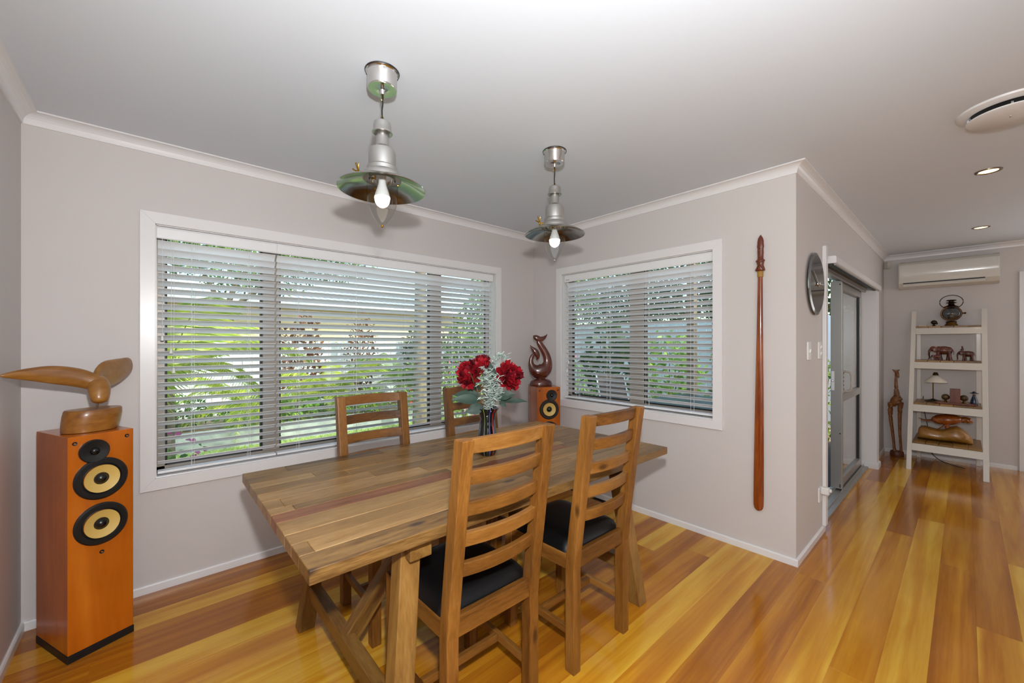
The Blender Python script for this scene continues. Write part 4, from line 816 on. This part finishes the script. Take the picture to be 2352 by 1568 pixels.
# ------------------------------------------------------------------ outdoors
GZ = -.22
def noisy(name, c1, c2, scale, rough=.8, bump=.4):
    m = mat(name, c1, rough, bump=bump, bscale=scale * 4); N = m.node_tree.nodes; L = m.node_tree.links
    n = N.new('ShaderNodeTexNoise'); n.inputs['Scale'].default_value = scale; n.inputs['Detail'].default_value = 6; tc = N.new('ShaderNodeTexCoord'); L.new(tc.outputs['Object'], n.inputs['Vector'])
    cr = N.new('ShaderNodeValToRGB'); cr.color_ramp.elements[0].position = .35; cr.color_ramp.elements[1].position = .65; cr.color_ramp.elements[0].color = lin(c1); cr.color_ramp.elements[1].color = lin(c2); L.new(n.outputs[0], cr.inputs[0]); L.new(cr.outputs[0], N['Principled BSDF'].inputs['Base Color']); return m
GRASS = noisy('lawn_grass', (126, 142, 70), (166, 180, 104), 14); SOIL = noisy('garden_soil', (96, 76, 54), (150, 124, 92), 10); CONC = noisy('concrete', (150, 152, 150), (176, 176, 172), 5); PAVE = noisy('paving', (150, 146, 140), (176, 172, 164), 8)
slab('lawn', [(-9, 4.6, 3.3, 7.2, GZ - .1, GZ)], GRASS, kind='structure'); slab('ground', [(-14, 24, 3.0, 26, GZ - .3, GZ - .1), (6.9, 24, -12, 3.0, GZ - .3, GZ - .1)], SOIL, kind='structure')
slab('garden_kerb', [(-9, 5.2, 7.2, 7.38, GZ - .1, .04)], CONC, kind='structure'); slab('garden_bed', [(-9, 8.9, 7.38, 9.1, GZ - .1, .0)], SOIL, kind='structure')
pv = empty('patio', (0, 0, 0), kind='structure')
for i in range(10):
    for j in range(9):
        x, y = 3.0 + i * .42, .80 + j * .42
        p = ob('paving_slab', plank_p if (i or j) else MB().box(0, .412, 0, .412, -.04, 0).mesh(bevel=.003, seg=1), PAVE, pv); plank_p = p.data; p.location = (x, y, GZ + .02)
# grass blades near the kerb give the lawn a rough edge
q = MB(); gr = random.Random(3)
for k in range(5200):
    x, y = gr.uniform(-1.5, 4.5), gr.uniform(5.2, 7.18); h = gr.uniform(.02, .05); a = gr.uniform(0, PI); dx, dy_ = .006 * math.cos(a), .006 * math.sin(a); l_ = gr.uniform(-.015, .015)
    q.add([(x - dx, y - dy_, GZ), (x + dx, y + dy_, GZ), (x + l_, y + l_, GZ + h)], [(0, 1, 2)])
tag(q.build('grass_blades', leafmat('grass_blade', (110, 146, 44), (176, 196, 84)), None, kind='stuff'), 'short sunlit green grass blades on the lawn outside the wide window', 'grass')
# paling fences: each paling is a piece
FW = mat('fence_white', (226, 230, 228), .7, var=.06, vscale=4); FC = mat('fence_pale', (222, 230, 234), .7, var=.08, vscale=4)
def fence(name, p0, p1, h, label, m, wd=.145):
    e = empty(name, (p0[0], p0[1], 0), math.atan2(p1[1] - p0[1], p1[0] - p0[0]), label, 'fence'); L_ = (V(p1) - V(p0)).length; n = int(L_ / (wd + .012)); me = MB().prism([(0, GZ), (wd, GZ), (wd, h - .03), (wd - .03, h), (.03, h), (0, h - .03)], 1, 0, .018).mesh()
    for k in range(n):
        o = ob('paling', me, m, e); o.location = (k * (wd + .012), rnd.uniform(-.003, .003), rnd.uniform(-.008, .008))
    for z in (.1, h - .35): MB().box(0, L_, .018, .06, z, z + .09).build('fence_rail', m, e)
    for k in range(int(L_ / 2.2) + 1): MB().box(k * 2.2, k * 2.2 + .09, .02, .11, GZ, h - .06).build('fence_post', m, e)
    return e
fence('paling_fence', (-5, 9.15), (9.2, 9.15), 1.36, 'white paling fence behind the garden bed beyond the wide window', FW)
fence('paling_fence', (9.3, 9.2), (9.3, -.5), 1.84, 'tall pale blue white paling fence beyond the smaller window', FC, .16)
# neighbour's house
nb = empty('neighbour_house', (2, 13, 0), 0, 'cream weatherboard house with ribbed white roof beyond the fence', 'house')
CR = mat('cream_weatherboard', (232, 214, 172), .7)
for k in range(20):
    z = GZ + .1 + k * .135; MB().loft([[V((-9, 0, z)), V((-9, -.03, z)), V((-9, -.008, z + .14)), V((-9, 0, z + .14))], [V((7, 0, z)), V((7, -.03, z)), V((7, -.008, z + .14)), V((7, 0, z + .14))]]).build('weatherboard', CR, nb)
MB().box(-9, 7, 0, 4, GZ, 2.45).build('house_body', CR, nb)
MB().prism([(-.5, 2.42), (4.4, 3.5), (4.4, 3.55), (-.5, 2.5)], 0, -9.4, 7.4).build('roof_sheet', mat('ribbed_roof', (222, 222, 224), .4), nb)
q = MB()
for k in range(80): q.prism([(-.5, 2.50), (4.4, 3.55), (4.4, 3.58), (-.5, 2.53)], 0, -9.4 + k * .21, -9.4 + k * .21 + .05)
q.build('roof_ribs', mat('roof_rib', (206, 206, 210), .4), nb, kind='stuff'); MB().box(-9.4, 7.4, -.62, -.5, 2.36, 2.48).build('gutter', mat('gutter_white', (226, 226, 226), .4), nb)
# plants -----------------------------------------------------------------------
def leaves_mb(c_, rad, n, size, rr, hollow=.35, flat=1, aspect=.5):
    q = MB(); c_ = V(c_)
    for k in range(n):
        d_ = V([rr.gauss(0, 1) for _ in range(3)]).normalized(); t = hollow + (1 - hollow) * rr.random() ** .5; lump = 1 + .25 * noise.noise(d_ * 2.3 + c_)
        p = c_ + V((d_.x * rad[0], d_.y * rad[1], d_.z * rad[2])) * t * lump
        a = V([rr.gauss(0, 1) for _ in range(3)]) + d_ * .5; a.normalize(); b_ = a.cross(V([rr.gauss(0, 1) for _ in range(3)])).normalized(); s_ = size * rr.uniform(.6, 1.3)
        q.add([p, p + a * s_ * .5 + b_ * s_ * aspect * .5, p + a * s_, p + a * s_ * .5 - b_ * s_ * aspect * .5], [(0, 1, 2, 3)])
    return q
LG1 = leafmat('leaf_mid', (58, 92, 30), (132, 158, 60)); LG2 = leafmat('leaf_dark', (30, 56, 26), (74, 104, 46)); LG3 = leafmat('leaf_yellow', (150, 160, 44), (214, 206, 86)); LG4 = leafmat('leaf_copper', (84, 48, 34), (150, 96, 62)); LG5 = leafmat('leaf_bright', (96, 142, 44), (168, 196, 84)); BARK = noisy('bark', (96, 80, 64), (150, 130, 106), 12); TWIG = mat('twig', (120, 96, 74), .7)
PINK = leafmat('pink_petals', (200, 60, 120), (236, 120, 170)); REDF = leafmat('red_petals', (190, 20, 30), (226, 60, 60))
def shrub(name, loc, r_, h, n, size, m, label, cat='shrub', group=None, seed=1, trunks=3, flowers=None, aspect=.5):
    rr = random.Random(seed); e = empty(name, loc, 0, label, cat, group)
    for k in range(trunks):
        a = rr.uniform(0, 6.28); MB().tube([(0, 0, 0), (r_ * .25 * math.cos(a), r_ * .25 * math.sin(a), h * .4), (r_ * .5 * math.cos(a), r_ * .5 * math.sin(a), h * .8)], [.02, .014, .006], 6).build('stem', TWIG, e)
    leaves_mb((0, 0, h * .52), (r_, r_, h * .5), n, size, rr, aspect=aspect).build('foliage', m, e, kind='stuff')
    if flowers: leaves_mb((0, 0, h * .58), (r_ * 1.02, r_ * 1.02, h * .5), flowers[1], flowers[2], rr, .8, aspect=.9).build('blossom', flowers[0], e, kind='stuff')
    return e
def tree(loc, th, tr_, crowns, n, size, m, label, seed, lean=(0, 0), group=None):
    rr = random.Random(seed); e = empty('garden_tree', loc, 0, label, 'tree', group)
    MB().tube(bez([(0, 0, 0), (lean[0] * .3, lean[1] * .3, th * .4), (lean[0], lean[1], th)], 10), [tr_ * (1 - .05 * k) for k in range(11)], 12).build('trunk', BARK, e, smooth=60)
    for i, (cx, cy, cz_, r_, rz_) in enumerate(crowns):
        MB().tube(bez([(lean[0], lean[1], th * .9), ((lean[0] + cx) / 2, (lean[1] + cy) / 2, (th + cz_) / 2 + .1), (cx, cy, cz_)], 8), [tr_ * .5 * (1 - .08 * k) for k in range(9)], 7).build('branch', BARK, e, smooth=60)
        q = leaves_mb((cx, cy, cz_), (r_, r_, rz_), n, size, rr, .15)
        q.build('foliage', m, e, kind='stuff')
    return e
def palm(loc, trunk_h, nf, L_, label, m, seed, droop=.9, tr_=.05, group=None, lift=.9, w_=.22):
    rr = random.Random(seed); e = empty('garden_palm', loc, 0, label, 'palm', group)
    if trunk_h > .05: MB().tube([(0, 0, 0), (0, 0, trunk_h * .5), (0, 0, trunk_h)], [tr_ * 1.15, tr_, tr_ * .9], 12).build('trunk', BARK, e, smooth=60)
    for k in range(nf):
        a = 2 * PI * k / nf + rr.uniform(-.3, .3); el = rr.uniform(.25, 1.0) * lift; dx, dy_ = math.cos(a), math.sin(a); LL = L_ * rr.uniform(.8, 1.1); q = MB(); P_ = []
        for i in range(17):
            t = i / 16; P_.append(V((dx * LL * t * (1 - .15 * t), dy_ * LL * t * (1 - .15 * t), trunk_h + LL * (el * t - droop * t * t))))
        q.tube(P_, [.008 * (1 - .8 * i / 16) for i in range(17)], 4)
        for i in range(2, 56):
            t = i / 56; f_ = t * 16; i0 = min(15, int(f_)); p = P_[i0].lerp(P_[i0 + 1], f_ - i0); tg = (P_[min(16, i0 + 1)] - P_[i0]).normalized(); sd_ = V((-dy_, dx, 0)); ll = w_ * LL * math.sin(PI * min(1, t * .9 + .1)) ** .6
            for s_ in (-1, 1):
                d_ = (sd_ * s_ + tg * .7 + V((0, 0, -.35 + rr.uniform(-.1, .1)))).normalized(); wv = tg * .008
                q.add([p - wv * .5, p + wv * .5, p + d_ * ll * .6 + wv * .7 - V((0, 0, .01)), p + d_ * ll - V((0, 0, .03 * ll / .2))], [(0, 1, 2, 3)])
        q.build('frond', m, e)
    return e
PALM1 = leafmat('palm_yellow_green', (120, 150, 40), (226, 222, 92), .4, .35); PALM2 = leafmat('palm_green', (60, 98, 36), (150, 170, 66), .4, .3)
palm((.12, 5.5, GZ), 1.25, 20, 1.6, 'tall palm with slim trunk outside the left part of the wide window', PALM1, 3, droop=.75, tr_=.055, lift=1.25)
palm((1.15, 7.75, 0), .3, 16, 1.25, 'low yellow green palm in the bed behind the left chair', PALM1, 4, lift=1.4)
palm((2.5, 7.75, 0), .35, 18, 1.35, 'yellowest low palm in the middle of the garden bed', PALM1, 5, lift=1.4)
palm((3.9, 7.95, 0), .5, 16, 1.3, 'green palm in the bed right of the yellowest palm', PALM2, 6, lift=1.3)
shrub('copper_shrub', (2.1, 8.3, 0), .38, 1.85, 900, .10, LG4, 'copper leaved shrub against the white fence', seed=2, flowers=(REDF, 8, .05))
shrub('copper_shrub', (3.35, 8.6, 0), .32, 1.9, 700, .10, LG4, 'copper leaved shrub between the palms, nearer the right mullion', seed=3)
for i, (x, y, r_, h, m, lb) in enumerate([(-.6, 8.0, .5, .7, LG2, 'dark green shrub at the far left of the garden bed'), (.3, 7.9, .4, .5, LG1, 'low green shrub left of the palms'), (1.1, 7.75, .4, .32, LG5, 'low bright green ground cover in front of the copper shrub'), (1.85, 7.7, .42, .42, LG5, 'bright leafy clump seen through the left rear chair'), (2.5, 7.65, .4, .42, LG1, 'green leafy clump below the yellowest palm'), (3.1, 7.6, .4, .45, LG5, 'bright clump in the bed behind the rear chairs'), (4.4, 7.9, .5, .9, LG1, 'rounded green bush near the corner of the beds')]):
    shrub('garden_shrub', (x, y, 0), r_, h, 700, .075, m, lb, seed=20 + i)
shrub('red_geranium', (3.75, 7.3, 0), .3, .42, 400, .06, LG5, 'red flowering geranium at the end of the garden bed', seed=31, flowers=(REDF, 60, .05))
shrub('pink_flower', (.10, 3.75, GZ), .26, .82, 420, .05, LG1, 'pink flowering pot plant under the left part of the wide window', seed=32, flowers=(PINK, 90, .045))
shrub('pink_bush', (4.6, 6.6, GZ), .5, 1.15, 900, .07, LG5, 'bush with pink blossom seen through the right pane of the wide window', seed=33, flowers=(PINK, 160, .05))
shrub('garden_shrub', (5.3, 7.6, GZ), .55, 2.2, 1800, .11, LG1, 'tall loose green shrub beyond the corner', seed=34)
shrub('garden_shrub', (4.75, 8.7, 0), .35, 1.9, 1400, .1, LG2, 'tall dark shrub against the fence near the big trunk', seed=35)
tree((1.6, 9.9, GZ), 2.4, .10, [(0, 0, 3.2, 1.2, .7), (-1.3, .2, 3.5, 1.0, .6), (1.4, -.2, 3.4, 1.0, .5), (.3, .2, 4.4, 1.7, .9), (2.4, .3, 4.2, 1.1, .6)], 3000, .085, LG1, 'broad small leaved tree above the fence, left of the big trunk', 41, lean=(-.5, .2))
tree((-3.4, 10.4, GZ), 2.6, .12, [(0, 0, 3.6, 1.4, 1.0), (1.5, .2, 4.2, 1.2, .8)], 2200, .09, LG1, 'small leaved tree above the fence at the far left', 42)
tree((3.45, 6.25, GZ), 4.4, .14, [(0, 0, 5.2, 1.5, .8)], 1500, .12, LG1, 'garden tree with a thick pale trunk standing in the bed', 43)
tree((7.2, 8.2, GZ), 2.6, .09, [(0, 0, 2.9, 1.2, 1.0), (-.8, -.6, 2.4, .9, .8), (.5, -1.4, 3.0, 1.1, .9)], 2300, .10, LG1, 'leafy tree in the corner where the two fences meet', 44)
tree((11.2, 6.6, GZ), 2.5, .12, [(0, 0, 2.8, 1.5, 1.4), (-.2, -1.5, 3.0, 1.4, 1.5), (-.2, 1.6, 2.9, 1.4, 1.4)], 3600, .12, LG2, 'dark tree overhanging the tall pale fence', 45)
tree((11.3, 2.2, GZ), 2.5, .12, [(0, 0, 2.9, 1.5, 1.4), (0, -1.6, 2.8, 1.3, 1.3), (-.2, 1.5, 3.0, 1.4, 1.5)], 3400, .12, LG2, 'dark tree beyond the pale fence near the patio post', 46)
shrub('big_leaf_plant', (6.15, 4.25, GZ), .45, 1.9, 420, .22, LG2, 'broad leaved dark green plant seen left of the mullion in the smaller window', seed=51, aspect=.55)
shrub('big_leaf_plant', (6.9, 3.55, GZ), .62, 1.75, 900, .16, LG5, 'bright leafy plant seen right of the mullion in the smaller window', seed=52, aspect=.4)
shrub('flowering_hedge', (6.6, 5.55, GZ), .55, 1.25, 1100, .07, LG5, 'flowering hedge in front of the pale fence', seed=53, flowers=(PINK, 60, .05))
shrub('garden_shrub', (7.3, 2.4, GZ), .6, 1.0, 1000, .09, LG1, 'green shrub beside the patio post', seed=54); shrub('garden_shrub', (7.6, 1.5, GZ), .6, 1.3, 1000, .09, LG1, 'green shrub beyond the sliding door', seed=55); shrub('garden_shrub', (8.2, 2.6, GZ), .6, 2.2, 1300, .1, LG5, 'tall bright shrub near the pale fence end', seed=56)
shrub('garden_shrub', (5.75, 4.15, GZ), .3, .8, 380, .14, LG5, 'low strappy plant at the edge of the patio', seed=57, aspect=.2)
# patio post, pergola beam
pp = MB().box(5.96, 6.07, 2.66, 2.77, GZ, 2.5).build('patio_post', wood('weathered_post', [(120, 96, 66), (160, 132, 96)], rough=.7, axis=2, rand=.2), None, bevel=.006); tag(pp, 'square timber post standing on the patio outside the smaller window', 'post')
# outdoor table and sling chairs
DK = mat('outdoor_dark', (52, 60, 62), .35); PW_ = mat('outdoor_white_frame', (206, 210, 210), .3); SL = mat('sling_brown', (66, 52, 46), .8)
ot = empty('outdoor_table', (4.35, 1.75, GZ + .02), 0, 'dark outdoor table on the patio below the smaller window', 'outdoor table')
MB().box(-.5, .5, -.75, .6, .86, .90).build('table_top', DK, ot, bevel=.006)
for sx in (-1, 1):
    for y in (-.68, .53): MB().box(sx * .44 - .025, sx * .44 + .025, y - .025, y + .025, 0, .86).build('leg', DK, ot)
def sling(loc, rz, label):
    e = empty('sling_chair', loc, rz, label, 'outdoor chair', 'white framed sling chairs on the patio')
    for s_ in (-1, 1):
        MB().tube(bez([(s_ * .28, .34, 0), (s_ * .28, .33, .3), (s_ * .28, .30, .62), (s_ * .28, -.1, .66), (s_ * .28, -.28, .6)], 16), .013, 8).build('arm', PW_, e, smooth=60)
        MB().tube(bez([(s_ * .26, .28, .42), (s_ * .26, -.2, .36), (s_ * .26, -.32, .62), (s_ * .26, -.45, 1.02)], 16), .013, 8).build('side_frame', PW_, e, smooth=60)
        MB().tube([(s_ * .28, -.28, .6), (s_ * .28, -.33, 0)], .013, 8).build('leg', PW_, e, smooth=60)
    P_ = bez([(0, .28, .42), (0, -.2, .36), (0, -.32, .62), (0, -.45, 1.02)], 14); MB().loft([[V((-.25, p.y, p.z)), V((.25, p.y, p.z)), V((.25, p.y, p.z - .006)), V((-.25, p.y, p.z - .006))] for p in P_]).build('sling_seat', SL, e)
    return e
s1 = sling((4.5, 3.35, GZ + .02), R(200), 'white framed brown sling chair nearest the smaller window, left of the mullion')
s2 = copy_tree(s1); s2.location = (5.3, 3.35, GZ + .02); s2.rotation_euler = (0, 0, R(160)); s2['label'] = 'white framed brown sling chair farther out on the patio'
